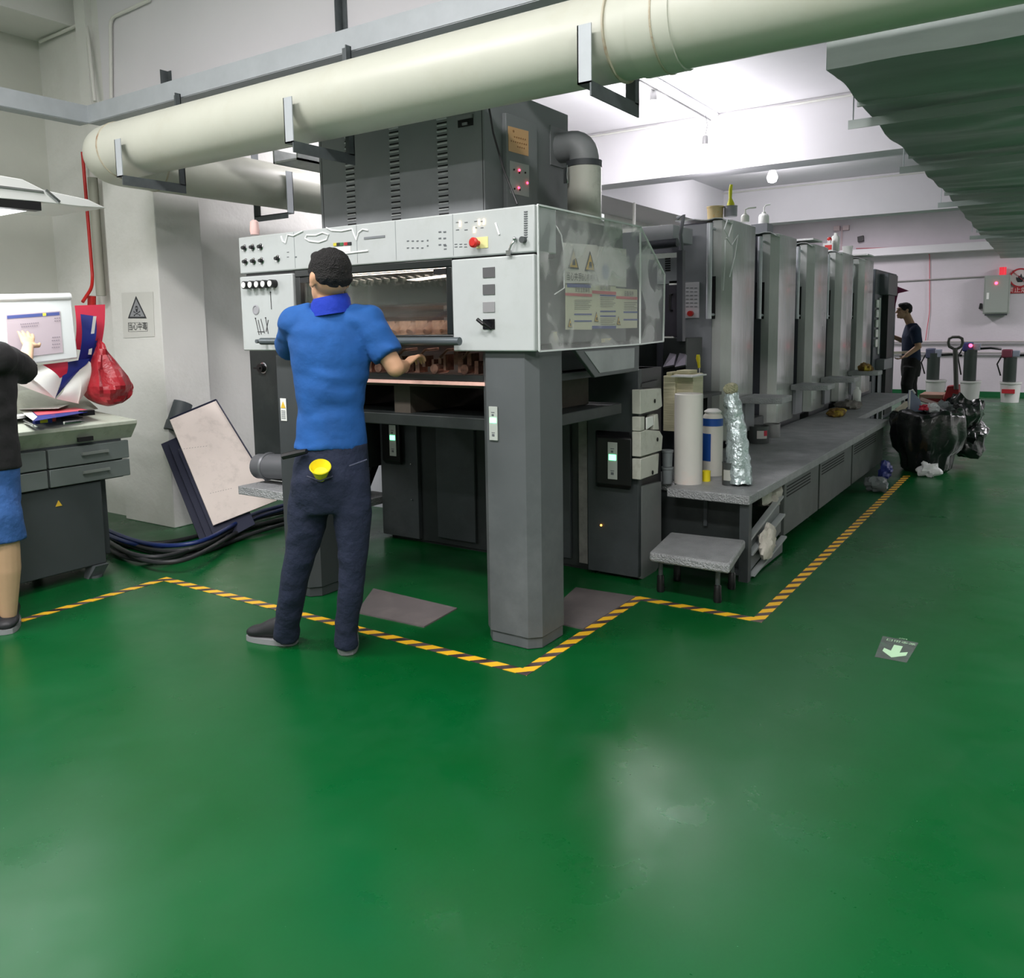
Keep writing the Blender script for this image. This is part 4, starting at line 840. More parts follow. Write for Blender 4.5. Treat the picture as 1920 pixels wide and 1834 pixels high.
def shoe(parent, heel, toe, m, s=1., h=.075):
    heel, toe = Vector(heel), Vector(toe); d = (toe-heel); L = d.length; d.normalize(); x = d.cross(Vector((0, 0, 1))); Z = Vector((0, 0, 1))
    mb = MB(); W = .045*s
    prof = [(.02, .85, .075), (.18, 1., .095), (.35, .95, .1), (.55, 1., .08), (.75, 1.1, .052), (.9, .95, .042), (.99, .5, .03)]
    secs = [(heel+d*(t*L)+Z*(.022+hh*.5), x*W*w_, Z*(hh*.5)) for (t, w_, hh) in prof]
    loft(mb, secs, 20); sh = mb.build('shoe', m, parent, remesh=.008, smooth=3)
    mb = MB(); n = 20; ring = []
    for k in range(n):
        a = 2*math.pi*k/n; t = .5-.5*math.cos(a); w_ = (W*1.08)*math.sin(a)*(1 if t < .7 else 1.02)
        ring.append(heel+d*(t*L)+x*math.copysign(abs(math.sin(a))**.55*W*1.05, math.sin(a)))
    mb.prism([p+Z*.001 for p in ring], (0, 0, .024)); mb.build('sole', mat('pale_sole', (130, 132, 134), .6), sh)
    return sh
Zv = Vector((0, 0, 1))
# ---------- worker in the blue polo shirt ----------
fd = Vector((AF.x, AF.y, 0)).normalized(); rot = Matrix.Rotation(math.radians(12), 3, 'Z'); fd = rot @ fd; rd = fd.cross(Zv)
SK1 = SKIN
w1 = thing('person', 'worker seen from behind in blue polo shirt and dark jeans, hands at the press delivery', 'person', (-2.66, 2.42, 0), 'press workers')
hipc = D_(622, 875, 3.43); hd_c = D_(617, 524, 3.35)
shL, shR = D_(556, 608, 3.39), D_(690, 606, 3.38)
elL = D_(543, 652, 3.58); wrL = D_(566, 646, 3.74); elR = D_(741, 690, 3.38); wrR = D_(758, 686, 3.60)
hipL, hipR = D_(588, 905, 3.44), D_(655, 905, 3.44)
knL, knR = D_(558, 1050, 3.50), D_(662, 1050, 3.46)
anL, anR = D_(540, 1188, 3.66), D_(650, 1205, 3.545)
b = MB()
hdir = (Matrix.Rotation(math.radians(28), 3, 'Z') @ fd)
head_mesh(b, hd_c, hdir, 1.0)
b.caps(D_(620, 600, 3.39), D_(618, 545, 3.37), .062, .056, 20)
loft(b, [(D_(622, 850, 3.42), rd*.12, fd*.08), (D_(622, 760, 3.41), rd*.11, fd*.08), (D_(622, 660, 3.4), rd*.13, fd*.09), (D_(621, 605, 3.39), rd*.11, fd*.06)])
b.caps(hipL.lerp(hipR, .2), hipL.lerp(hipR, .8), .075, .075)
for (h, k, a) in ((hipL, knL, anL), (hipR, knR, anR)): b.caps(h, k, .062, .045); b.caps(k, a, .042, .032)
b.caps(shL, elL, .045, .038); b.caps(elL, wrL, .036, .026); b.caps(shR, elR, .046, .038); b.caps(elR, wrR, .038, .026)
hand(b, wrR, (D_(776, 669, 3.66)-wrR), -fd*.3-Zv, .97, .8, 1, .08)
hand(b, wrL, (D_(590, 642, 3.80)-wrL), -Zv, 1., .6, 1)
b.build('body', SK1, w1, remesh=.0055, smooth=3)
hair_mesh(w1, hd_c+Vector((0, 0, .004)), hdir, 1.0); eyes(w1, hd_c, hdir, 1.)
POLO = cloth_mat('blue_polo', (24, 80, 146), .3, .14, 16); POLO2 = cloth_mat('royal_collar', (14, 48, 160), .4, .05, 20)
b = MB()
loft(b, [(D_(621, 840, 3.42), rd*.150, fd*.105), (D_(621, 820, 3.42), rd*.146, fd*.105), (D_(620, 770, 3.41), rd*.133, fd*.1), (D_(620, 710, 3.40), rd*.150, fd*.108), (D_(621, 655, 3.395), rd*.170, fd*.112), (D_(622, 620, 3.39), rd*.178, fd*.1), (D_(622, 597, 3.39), rd*.145, fd*.08), (D_(621, 580, 3.38), rd*.075, fd*.065)], 40)
limb(b, [D_(590, 600, 3.39), shL, shL.lerp(elL, .5), shL.lerp(elL, 1.02)], [.075, .078, .069, .064]); b.ball(shL, .077)
limb(b, [D_(655, 598, 3.39), shR, shR.lerp(elR, .4), shR.lerp(elR, .74)], [.07, .078, .07, .066]); b.ball(shR, .077)
sh = b.build('shirt', POLO, w1, remesh=.009, smooth=5, fn=wrinkle(.011, 9, 3, (1, 1, 2.2)))
c0 = D_(620, 580, 3.375)
b = MB(); rows = []
for i in range(4):
    r_ = []
    for k in range(25):
        a = 2*math.pi*k/24; rr = .072+.012*(i/3); z = .035-.055*(i/3)+.012*math.cos(a)
        if i == 0: rr = .066
        r_.append(c0+rd*rr*1.05*math.cos(a)+fd*rr*math.sin(a)+Zv*(z-.0+(.018 if math.sin(a) < 0 and i < 2 else 0)))
    rows.append(r_)
b.sheet(rows, .004); b.build('collar', POLO2, sh)
JEAN = cloth_mat('dark_denim', (26, 34, 56), .4, .15, 26); 
b = MB()
loft(b, [(D_(620, 958, 3.45), rd*.135, fd*.09), (D_(620, 930, 3.44), rd*.155, fd*.11), (D_(621, 895, 3.43), rd*.162, fd*.122), (D_(622, 865, 3.43), rd*.152, fd*.112), (D_(622, 830, 3.42), rd*.145, fd*.1)], 36)
limb(b, [D_(584, 900, 3.44), D_(578, 960, 3.46), D_(573, 1000, 3.48), D_(560, 1052, 3.51), D_(549, 1108, 3.55), D_(539, 1165, 3.62), D_(537, 1196, 3.66)], [.083, .085, .076, .064, .060, .054, .058], 24)
limb(b, [D_(656, 900, 3.43), D_(661, 960, 3.44), D_(661, 1000, 3.45), D_(662, 1052, 3.46), D_(658, 1108, 3.48), D_(650, 1165, 3.52), D_(649, 1212, 3.55)], [.083, .080, .072, .060, .054, .049, .052], 24)
jn = b.build('trousers', JEAN, w1, remesh=.009, smooth=4, fn=wrinkle(.008, 11, 8, (1, 1, 1.6)))
MB().tube([D_(575, 846, 3.30), D_(556, 850, 3.32), D_(530, 856, 3.33)], [.01, .014, .013], 8).build('belt_end', BLACK, jn)
for (x0, y0) in ((655, 868), (570, 900)):
    pass
mb = MB().tube([D_(655, 874, 3.30), D_(688, 862, 3.33)], .003, 6); mb.build('pocket_seam', mat('denim_seam', (62, 66, 84), .8), jn)
mb = MB().tube([D_(575, 893, 3.30), D_(600, 902, 3.29), D_(624, 893, 3.30)], .003, 6); mb.build('pocket_seam', MATS['denim_seam'], jn)
BSH = mat('black_sneaker', (34, 35, 38), .55, var=.1)
fl = Z_(556, 1208); ft = Z_(480, 1199)
shoe(w1, fl, fl+(ft-fl).normalized()*.25, BSH)
fr_ = Z_(651, 1230); shoe(w1, fr_, fr_+(fd*1.0+rd*.05).normalized()*.25, BSH)
cp = D_(601, 882, 3.29); cax = (Zv*.8-fd*.6).normalized()
tag(MB().lathe([(.020, -.045), (.040, .018), (.043, .02), (.0405, .024), (.037, .018), (.026, -.008), (.001, -.012)], cp, 28, cax).build('plastic_cup', YEL), 'yellow plastic cup stuck in the back pocket of the dark jeans', 'cup')
# ---------- worker at the console, cut by the left frame edge ----------
w2 = thing('person', 'person in black T-shirt and denim shorts pointing at the console monitor', 'person', (-4.1, 1.65, 0), 'press workers')
f2 = Vector((-.9, .44, 0)).normalized(); r2 = f2.cross(Zv)
hd2 = D_(-58, 545, 3.72); tq = D_(50, 622, 1); sc_pt = X_(47, 612, -4.70)
sh2R, sh2L = D_(-2, 672, 3.72), D_(-110, 665, 3.75)
el2R = D_(44, 694, 3.98); wr2R = X_(53, 650, -4.56)
b = MB(); head_mesh(b, hd2, f2, 1.0); b.caps(D_(-55, 640, 3.72), D_(-57, 570, 3.72), .06, .055)
loft(b, [(D_(-45, 880, 3.76), r2*.12, f2*.09), (D_(-50, 760, 3.74), r2*.12, f2*.09), (D_(-52, 660, 3.73), r2*.13, f2*.08)])
hp2R, hp2L = D_(-18, 925, 3.78), D_(-85, 925, 3.78); kn2R, kn2L = D_(12, 1020, 3.80), D_(-95, 1040, 3.82); an2R, an2L = D_(16, 1150, 3.90), D_(-105, 1160, 3.86)
b.caps(hp2L, hp2R, .08, .08)
for (h, k, a) in ((hp2R, kn2R, an2R), (hp2L, kn2L, an2L)):
    b.caps(h, k, .07, .052); b.caps(k, k.lerp(a, .35)+Zv*0, .055, .058); b.caps(k.lerp(a, .35), a, .058, .036)
b.caps(sh2R, el2R, .046, .04); b.caps(el2R, wr2R, .038, .027); b.caps(sh2L, D_(-140, 760, 3.7), .045, .04); b.caps(D_(-140, 760, 3.7), D_(-120, 800, 3.95), .036, .027)
hand(b, wr2R, sc_pt-wr2R, Vector((0, -.3, -1)), 1., .15, -1)
hand(b, D_(-120, 800, 3.95), Vector((-.8, .4, -.3)), -Zv, 1., .4, 1)
b.build('body', mat('skin_warm', (206, 168, 136), .55, var=.04, scale=12, spec=.3), w2, remesh=.0055, smooth=3)
hair_mesh(w2, hd2, f2, 1.); eyes(w2, hd2, f2, 1.)
BT = cloth_mat('black_cotton', (20, 20, 21), .3, .1, 20)
b = MB()
loft(b, [(D_(-42, 882, 3.76), r2*.175, f2*.125), (D_(-46, 800, 3.75), r2*.165, f2*.12), (D_(-50, 720, 3.74), r2*.175, f2*.12), (D_(-53, 665, 3.73), r2*.17, f2*.1), (D_(-55, 635, 3.73), r2*.1, f2*.07)], 36)
limb(b, [D_(-30, 665, 3.73), sh2R, sh2R.lerp(el2R, .5), sh2R.lerp(el2R, 1.0)], [.075, .08, .074, .07]); b.ball(sh2R, .078)
limb(b, [D_(-80, 660, 3.74), sh2L, D_(-130, 720, 3.72)], [.07, .08, .07])
b.build('shirt', BT, w2, remesh=.01, smooth=4, fn=wrinkle(.008, 9, 2, (1, 1, 2)))
DN = cloth_mat('mid_denim', (44, 84, 140), .5, .15, 18)
b = MB()
loft(b, [(D_(-40, 945, 3.78), r2*.17, f2*.125), (D_(-42, 905, 3.77), r2*.172, f2*.125), (D_(-42, 870, 3.76), r2*.165, f2*.115)], 32)
limb(b, [hp2R, D_(-2, 970, 3.79), D_(4, 1016, 3.80)], [.104, .1, .098], 24); limb(b, [hp2L, D_(-90, 970, 3.79), D_(-94, 1025, 3.81)], [.095, .092, .092], 24)
b.build('shorts', DN, w2, remesh=.01, smooth=3, fn=wrinkle(.012, 8, 5))
h_ = Z_(22, 1160); shoe(w2, h_, h_+(Z_(4, 1215)-h_).normalized()*.25, BSH, 1.05); h_ = Z_(-100, 1185); shoe(w2, h_, h_+Vector((-.3, -.9, 0)).normalized()*.25, BSH)
# ---------- far worker in profile ----------
w3 = thing('person', 'far worker in navy T-shirt and black trousers holding a tray by the feeder', 'person', (-2.0, 13.8, 0), 'press workers')
f3 = Vector((-AR.x, -AR.y, 0)).normalized(); r3 = f3.cross(Zv); d3 = 12.6
h3 = D_(1695, 583, d3)
b = MB(); head_mesh(b, h3, f3, 1.06); b.caps(D_(1709, 612, d3), D_(1700, 592, d3), .062, .058)
loft(b, [(D_(1709, 680, d3), r3*.14, f3*.1), (D_(1708, 640, d3), r3*.14, f3*.1), (D_(1710, 614, d3), r3*.13, f3*.07)])
near, far_ = D_(1716, 620, d3-.2), D_(1706, 620, d3+.2)
en, wn = D_(1722, 650, d3-.24), D_(1699, 667, d3-.22); ef, wf_ = D_(1697, 641, d3+.22), D_(1669, 629, d3+.15)
b.caps(near, en, .05, .045); b.caps(en, wn, .043, .03); b.caps(far_, ef, .05, .042); b.caps(ef, wf_, .04, .03)
hand(b, wn, D_(1689, 672, d3-.2)-wn, Zv, 1.05, .5, 1); hand(b, wf_, D_(1658, 622, d3+.15)-wf_, Vector((0, 0, -1)), 1.05, .6, 1)
b_save = None
g0 = Z_(1703, 772); g1 = Z_(1712, 771)
k0, k1 = D_(1700, 720, d3-.1), D_(1708, 720, d3+.1)
for (h, k, a) in ((D_(1708, 684, d3-.09), k0, g0+Zv*.09), (D_(1708, 684, d3+.09), k1, g1+Zv*.09)): b.caps(h+Zv*-.08, k, .06, .05); b.caps(k, a, .045, .035)
b.build('body', mat('skin_far', (176, 140, 116), .6, spec=.3), w3, remesh=.008, smooth=2)
hair_mesh(w3, h3, f3, 1.06); eyes(w3, h3, f3, 1.06)
b = MB(); loft(b, [(D_(1709, 676, d3), r3*.17, f3*.125), (D_(1708, 655, d3), r3*.165, f3*.12), (D_(1709, 630, d3), r3*.19, f3*.12), (D_(1711, 616, d3), r3*.17, f3*.1), (D_(1709, 606, d3), r3*.08, f3*.07)], 32)
limb(b, [near, near.lerp(en, .4), near.lerp(en, .8)], [.085, .075, .07]); limb(b, [far_, far_.lerp(ef, .6)], [.08, .07]); b.ball(near, .082)
b.build('shirt', cloth_mat('navy_cotton', (26, 40, 66), .3, .1, 20), w3, remesh=.012, smooth=3, fn=wrinkle(.01, 7, 1))
b = MB(); loft(b, [(D_(1707, 706, d3), r3*.16, f3*.12), (D_(1708, 690, d3), r3*.18, f3*.135), (D_(1708, 668, d3), r3*.165, f3*.115)], 28)
limb(b, [D_(1707, 690, d3-.09), k0, g0+Zv*.05], [.105, .085, .07]); limb(b, [D_(1709, 690, d3+.09), k1, g1+Zv*.05], [.105, .085, .07])
b.build('trousers', BT, w3, remesh=.012, smooth=3)
shoe(w3, g0+f3*-.06, g0+f3*.2, BSH, 1.05); shoe(w3, g1+f3*-.06, g1+f3*.2, BSH, 1.05)
c = D_(1672, 662, d3-.16); tag(MB().obox(c, f3*.3, Vector((.6, .8, 0)).normalized()*.3, Zv*.03).obox(c+Zv*.02, f3*.31, Vector((.6, .8, 0)).normalized()*.31, Zv*.008).build('tray', mat('white_tray', (205, 200, 190), .5), bevel=.004), 'pale shallow tray held by the far worker', 'tray')
# ================= CONSOLE DESK (left) =================
DX0 = -4.53
dk_ = thing('console_desk', 'grey control console desk with drawers in front of left column', 'desk', (-4.8, 1.9, 0))
DG = mat('desk_grey', (104, 112, 110), .45, var=.04); DD = mat('desk_dark', (64, 70, 72), .5, var=.06); DTOP = mat('worn_desktop', (176, 182, 168), .5, var=.08, dirt=(130, 128, 110), dscale=8)
cab = MB().box((-5.1, .9, .07), (-4.55, 2.555, .55)).box((-5.08, 2.555, .07), (-4.72, 2.68, .55)).build('cabinet', DD, dk_, .006)
MB().prism([(-4.62, 2.47, .07), (-4.52, 2.47, .07), (-4.55, 2.44, 0), (-4.60, 2.44, 0)], (0, .08, 0)).cyl((-4.56, 2.49, 0), (-4.56, 2.49, .012), .035).cyl((-5.05, 2.4, 0), (-5.05, 2.4, .07), .03).cyl((-4.62, 1.0, 0), (-4.62, 1.0, .07), .03).build('foot', RAWST, dk_)
c = X_(110, 945, -4.549); MB().prism([(-4.549, c.y-.018, c.z-.012), (-4.549, c.y+.018, c.z-.012), (-4.549, c.y, c.z+.02)], (.002, 0, 0)).build('warning_sticker', WY, cab)
MB().box((-5.1, .9, .55), (-4.56, 2.70, .815)).build('drawer_carcass', DD, dk_, .004)
ym = X_(90, 870, DX0).y; yr = X_(243, 860, DX0).y
for (y0, y1) in ((1.4, ym-.006), (ym+.006, yr)):
    for (z0, z1) in ((.558, .655), (.662, .765)):
        d_ = MB().box((-4.56, y0, z0), (DX0, y1, z1)).build('drawer', DG, dk_, .004)
        if y1 > 2.6: zc = z0+.06; hl, hr = X_(150, 850, DX0).y, X_(200, 850, DX0).y; MB().bar((DX0+.02, hl, zc-.0), (DX0+.02, hr, zc), .014, .014).cyl((DX0, hl+.01, zc), (DX0+.02, hl+.01, zc), .005, n=8).cyl((DX0, hr-.01, zc), (DX0+.02, hr-.01, zc), .005, n=8).build('handle', mat('handle_grey', (150, 156, 152), .35, .5), d_)
MB().prism([(-4.56, 0, .775), (-4.50, 0, .865), (-4.50, 0, .885), (-5.1, 0, .905), (-5.1, 0, .775)][::1], (0, 0, 0.0001)) if False else None
mb = MB(); sec = [(-4.56, .775), (-4.49, .862), (-4.49, .882), (-5.12, .93), (-5.12, .775)]
mb.prism([(x, .9, z) for x, z in sec], (0, 2.765-.9, 0)); top = mb.build('worktop', DTOP, dk_, .004)
mb = MB(); c = X_(160, 823, -4.512); mb.box((c.x-.004, c.y-.045, c.z-.012), (c.x+.012, c.y+.04, c.z+.012)); mb.build('recessed_grip', HOLE, dk_)
MB().prism([(-4.86, .9, .93), (-5.12, .9, .93), (-5.12, .9, 1.06)], (0, 1.85, 0)).build('sloped_shelf', DTOP, dk_, .003)
# monitor
mo = thing('monitor', 'white thick bezel touch monitor standing on the console desk', 'monitor', (-4.75, 2.25, .93))
def mx_(px, py, x=-4.73): return X_(px, py, x)
MB().prism([mx_(-60, 557), mx_(133, 552), mx_(147, 672), mx_(-60, 697)], (-.05, 0, 0)).build('casing', mat('monitor_white', (232, 236, 236), .4, emis=.0), mo, .008)
MB().cyl(mx_(-50, 560, -4.735), mx_(131, 556, -4.735), .02).build('top_tube', mat('tube_white', (236, 238, 238), .4), mo)
scn = MB().prism([mx_(11, 590, -4.728), mx_(112, 583, -4.728), mx_(118, 661, -4.728), mx_(16, 673, -4.728)], (.002, 0, 0)).build('screen', mat('lit_screen', (168, 156, 162), .3, emis=.3), mo)
MB().prism([mx_(13, 592, -4.725), mx_(111, 585, -4.725), mx_(111.5, 591, -4.725), mx_(13.5, 598, -4.725)], (.001, 0, 0)).build('menu_bar', mat('menu_blue', (70, 80, 130), .3, emis=.4), scn)
MB().prism([mx_(80, 587.5, -4.723), mx_(86, 587, -4.723), mx_(86.4, 592, -4.723), mx_(80.4, 592.5, -4.723)], (.001, 0, 0)).build('yellow_key', mat('key_yellow', (220, 210, 70), .3, emis=.5), scn)
mb = MB()
for (x0, y0, n) in ((38, 607, 9), (40, 612, 8), (98, 632, 4), (97, 638, 4), (98, 645, 4), (97, 651, 4), (102, 596, 3), (102, 601, 3)):
    for i in range(n): mb.prism([mx_(x0+i*4, y0-.3*i, -4.723), mx_(x0+i*4+2.5, y0-.3*i, -4.723), mx_(x0+i*4+2.5, y0+1.5-.3*i, -4.723), mx_(x0+i*4, y0+1.5-.3*i, -4.723)], (.001, 0, 0))
mb.build('screen_marks', mat('screen_ink', (140, 130, 140), .4), scn)
MB().cyl((-4.82, 2.2, .92), (-4.80, 2.2, 1.35), .03).cyl((-4.82, 2.2, .93), (-4.82, 2.2, .945), .1).build('stand', WHITE, mo)
# printed proof sheets around the monitor
PW2 = mat('white_paper', (226, 226, 220), .6); PRD = mat('proof_red', (205, 44, 70), .45, var=.04); PBL = mat('proof_blue', (30, 44, 130), .45, var=.05)
def psheet(name, pts, x0, m, lab, bow=.02, th=.0015, tilt=None, group=None):
    """four picture corners TL TR BR BL, each on its own depth plane"""
    xs = x0 if isinstance(x0, (list, tuple)) else [x0]*4
    a, b_, c_, d_ = [X_(p[0], p[1], x) for p, x in zip(pts, xs)]; n = 12; rows = []
    for i in range(n+1):
        u = i/n; l_, r_ = a.lerp(d_, u), b_.lerp(c_, u); rows.append([l_.lerp(r_, j/n)+Vector((bow*math.sin(math.pi*u)*(1 if j else 1), 0, 0)) for j in range(n+1)])
    return tag(MB().sheet(rows, th).build(name, m), lab, 'paper', group)
G = 'proof sheets at the console'
s1 = psheet('proof_sheet', [(140, 573), (197, 571), (187, 660), (140, 655)], (-4.95, -4.95, -4.9, -4.9), PRD, 'bright red proof sheet standing upright right of monitor', .02, group=G)
MB().sheet([[X_(162+i*14-j*3, 640+j*20-i*1, -4.868) for i in range(3)] for j in range(4)], .001).build('blue_band', PBL, s1)
s2 = psheet('proof_sheet', [(151, 589), (180, 593), (170, 668), (146, 680)], (-4.87, -4.87, -4.84, -4.84), PBL, 'blue printed proof sheet curling in front of the red one', .03, group=G)
MB().sheet([[X_(175+i*3-j*3.2, 593+j*24, -4.828) for i in range(3)] for j in range(4)], .001).build('white_margin', PW2, s2)
psheet('proof_sheet', [(78, 684), (127, 678), (124, 704), (110, 710)], (-4.80, -4.80, -4.79, -4.78), PRD, 'red proof sheet corner drooping below monitor', .01, group=G)
psheet('proof_sheet', [(36, 694), (80, 684), (114, 712), (103, 748)], (-4.77, -4.77, -4.75, -4.72), PW2, 'white curled back sheet hanging below monitor on the left', .03, group=G)
psheet('proof_sheet', [(36, 694), (40, 694), (104, 748), (36, 722)], (-4.80, -4.80, -4.75, -4.78), PW2, 'lower part of white sheet under the monitor, left of the curl', .02, group=G)
psheet('proof_sheet', [(148, 691), (167, 677), (179, 709), (146, 757)], (-4.80, -4.82, -4.82, -4.76), PW2, 'white curled back sheet standing right of the drooping blue sheet', .03, group=G)
psheet('proof_sheet', [(122, 724), (150, 691), (148, 757), (105, 748)], (-4.80, -4.80, -4.765, -4.75), PW2, 'white curled sheet facing the drooping blue strip from below', .02, group=G)
psheet('proof_sheet', [(120, 680), (168, 672), (150, 692), (104, 746)], (-4.81, -4.83, -4.81, -4.79), PBL, 'dark blue strip of sheet curling between two white sheets', .02, group=G)
# red carrier bag
c = D_(202, 722, 4.98); b = MB(); b.ball(c, (.165, .15, .15), 26, 18); 
def bagfn(p):
    q = p-c; k = 1 if q.z < 0 else max(.12, 1-q.z/.17); w_ = noise.noise(q*11)*.045+noise.noise(q*24)*.02
    return c+Vector((q.x*k*.9+w_, q.y*k*.9-.03*(max(0, q.z)/.13), q.z*(1.9 if q.z > 0 else .85)))
tag(b.build('carrier_bag', mat('red_film', (160, 34, 44), .3, var=.3, scale=6, bump=.7, bscale=16, alpha=.93, dirt=(190, 90, 90), dscale=5, damt=.6), fn=bagfn, ang=14), 'red plastic carrier bag hanging beside the left column behind the desk', 'bag')
# things on the desk
def dz(px, py, z=.915): return Z_(px, py, z)
psheet2 = lambda nm, pts, z, m, lab: tag(MB().prism([Z_(px, py, z) for px, py in pts], (0, 0, .002)).build(nm, m), lab, 'paper', G)
ps = psheet2('proof_sheet', [(36, 770), (130, 762), (176, 771), (66, 790)], .945, PBL, 'red white and blue proof sheet lying flat on the desk')
MB().prism([Z_(px, py, .948) for px, py in ((58, 769), (130, 762), (165, 769), (70, 779))], (0, 0, .001)).build('red_field', mat('proof_pink_red', (226, 96, 110), .5), ps)
MB().prism([Z_(px, py, .948) for px, py in ((36, 770), (56, 769), (70, 782), (62, 789))], (0, 0, .001)).build('white_field', PW2, ps)
psheet2('proof_sheet', [(34, 745), (60, 735), (150, 752), (110, 766), (36, 768)], .965, PW2, 'white blank sheet lying behind the printed proof')
for i, (x0, y0, x1, y1, m_, lb) in enumerate(((115, 786, 155, 783, BLACK, 'black marker pen lying on the desk edge'), (120, 793, 158, 789, CHROME, 'silver marker pen lying nearest the desk edge'), (45, 790, 70, 800, CHROME, 'steel pen lying at left on the desk beside the dark shirt'))):
    a, b_ = dz(x0, y0, .915), dz(x1, y1, .915); tag(MB().cyl(a, a.lerp(b_, .8), .008).cyl(a.lerp(b_, .8), b_, .006, .003).build('marker_pen', m_), lb, 'pen', 'pens on the console desk')
a = dz(100, 790, .912); tag(MB().lathe([(.014, 0), (.014, .02), (.012, .02), (.012, .035)], a, 16).build('glue_pot', mat('red_cap_pot', (200, 60, 40), .4)), 'small red and yellow pot standing on the desk', 'pot')
a = dz(80, 794, .912); tag(MB().obox(a+Zv*.012, (.03, 0, 0), (0, .09, 0), (0, 0, .024)).build('small_box', mat('cobalt_box', (40, 50, 140), .5), bevel=.002), 'small blue box with yellow label lying on the desk', 'box')
MB().obox(a+Zv*.0125+Vector((.0, 0, 0)), (.032, 0, 0), (0, .04, 0), (0, 0, .018)).build('box_label', YEL, bpy.data.objects['small_box'])
a = dz(163, 779, .925); tag(MB().obox(a+Zv*.015, (.05, 0, 0), (0, .07, 0), (0, 0, .03)).build('black_box', BLACK, bevel=.003), 'black magnifier box lying at back of the desk', 'box')
# viewing lamp hood over the desk
vh = thing('viewing_lamp', 'white angled overhead viewing lamp above the console at left edge', 'lamp', (-4.45, 1.9, 2.0))
def vx(px, py): return X_(px, py, -4.2)
WL = mat('lamp_white', (214, 216, 214), .4)
MB().prism([vx(-90, 318), vx(0, 329), vx(42, 336), vx(82, 356), vx(165, 374), vx(199, 390), vx(150, 387), vx(60, 377), vx(0, 372), vx(-90, 362)], (-.5, 0, 0)).build('hood', WL, vh, .003)
MB().prism([vx(-90, 346), vx(0, 352), vx(82, 362), vx(80, 358), vx(0, 348), vx(-90, 342)], (.006, 0, 0)).build('trim_groove', mat('groove_grey', (120, 124, 122), .4, .4), vh)
MB().bar(vx(84, 357)+Vector((.01, 0, 0)), vx(110, 379)+Vector((.01, 0, 0)), .008, .012).build('brace', CHROME, vh)
MB().prism([vx(-90, 366), vx(0, 373), vx(77, 379), vx(78, 395), vx(0, 388), vx(-90, 380)], (-.06, 0, 0)).build('ballast_box', BLACK, vh)
MB().prism([X_(-90, 378, -4.27), X_(0, 386, -4.27), X_(60, 394, -4.27), X_(0, 401, -4.27), X_(-90, 394, -4.27)], (-.3, 0, 0)).build('light_panel', mat('lit_panel', (245, 248, 250), .4, emis=1.6), vh)
MB().cyl((-4.75, .95, .9), (-4.75, .95, 2.05), .025).bar((-4.75, .95, 2.05), (-4.5, 1.75, 2.05), .04, .03).build('arm', WL, vh)
l = bpy.data.lights.new('console_light', 'AREA'); l.shape = 'RECTANGLE'; l.size = .3; l.size_y = .8; l.energy = 9; l.color = (.96, .98, 1)
o = bpy.data.objects.new('console_light', l); COL.objects.link(o); o.location = (-4.48, 1.85, 1.93)
# ---------- column sign ----------
sg = tag(MB().prism([Y_(228, 549, 3.438), Y_(287, 547, 3.438), Y_(290, 631, 3.438), Y_(232, 634, 3.438)], (0, -.002, 0)).build('poison_sign', mat('old_sign_white', (205, 205, 200), .6, var=.02)), 'white poison warning sign with skull triangle on the left column', 'sign')
SI = mat('sign_ink', (48, 50, 54), .6); SG = mat('sign_grey', (140, 142, 146), .6)
YS = 3.435
def sy(px, py, o=0.): return Y_(px, py, YS-o)
tr = MB().prism([sy(240, 597), sy(275, 597), sy(255, 555)], (0, -.001, 0)).build('triangle_border', SI, sg)
MB().prism([sy(243.5, 594, .0015), sy(271.5, 594, .0015), sy(255.2, 561, .0015)], (0, -.001, 0)).build('triangle_field', SG, tr)
sk = MB(); c = sy(256, 578, .0028)
sk.ball(c, (.018, .001, .017)); sk.box(c+Vector((-.01, -.001, -.026)), c+Vector((.01, .001, -.01)))
for k in (-1, 1): sk.bar(c+Vector((-.034*k, 0, -.05)), c+Vector((.034*k, 0, -.024)), .002, .006, (0, 1, 0)).ball(c+Vector((-.034*k, 0, -.05)), (.006, .001, .006)).ball(c+Vector((.034*k, 0, -.024)), (.006, .001, .006))
sk.build('skull_symbol', SI, tr)
ek = MB()
for k in (-1, 1): ek.ball(c+Vector((.007*k, -.0012, .0)), (.005, .001, .006))
ek.build('eye_socket', SG, tr)
fr = MB()
q = [sy(240.5, 605), sy(276, 605), sy(276.5, 621), sy(241, 622)]
for i in range(4): fr.bar(q[i], q[(i+1) % 4], .0012, .0025, (0, 1, 0))
fr.build('text_frame', SI, sg)
MB().add(*text_faces('当心中毒', .058, (q[0]+q[2])/2, (1, 0, 0), (0, 0, 1), .002)).build('lettering', SI, sg, flat=True)
# ---------- boards, cables, left walkway ----------
TL, TR, BL = X_(318, 786, -5.16), X_(405, 750, -5.08), Z_(400, 985, .12)
nrm = (TR-TL).cross(BL-TL).normalized()
def onp(px, py): r_ = ray(px, py); return C0+r_*((TL-C0).dot(nrm)/r_.dot(nrm))
if nrm.x < 0: nrm = -nrm
BR = onp(520, 938)
BD = mat('pale_pink_board', (226, 214, 206), .55, var=.03, dirt=(170, 160, 152), dscale=10, damt=.3); BE = mat('navy_edge', (36, 40, 62), .5)
bd = tag(MB().prism([TL, TR, BR, BL], nrm*-.012).build('leaning_board', BD), 'pale pinkish board leaning on the wall right of the column', 'board', 'boards leaning by the column')
mb = MB(); mb.bar(TL+nrm*.001, TR+nrm*.001, .006, .014).bar(TR+nrm*.001, BR+nrm*.001, .006, .014); mb.build('dark_edging', BE, bd)
mb = MB()
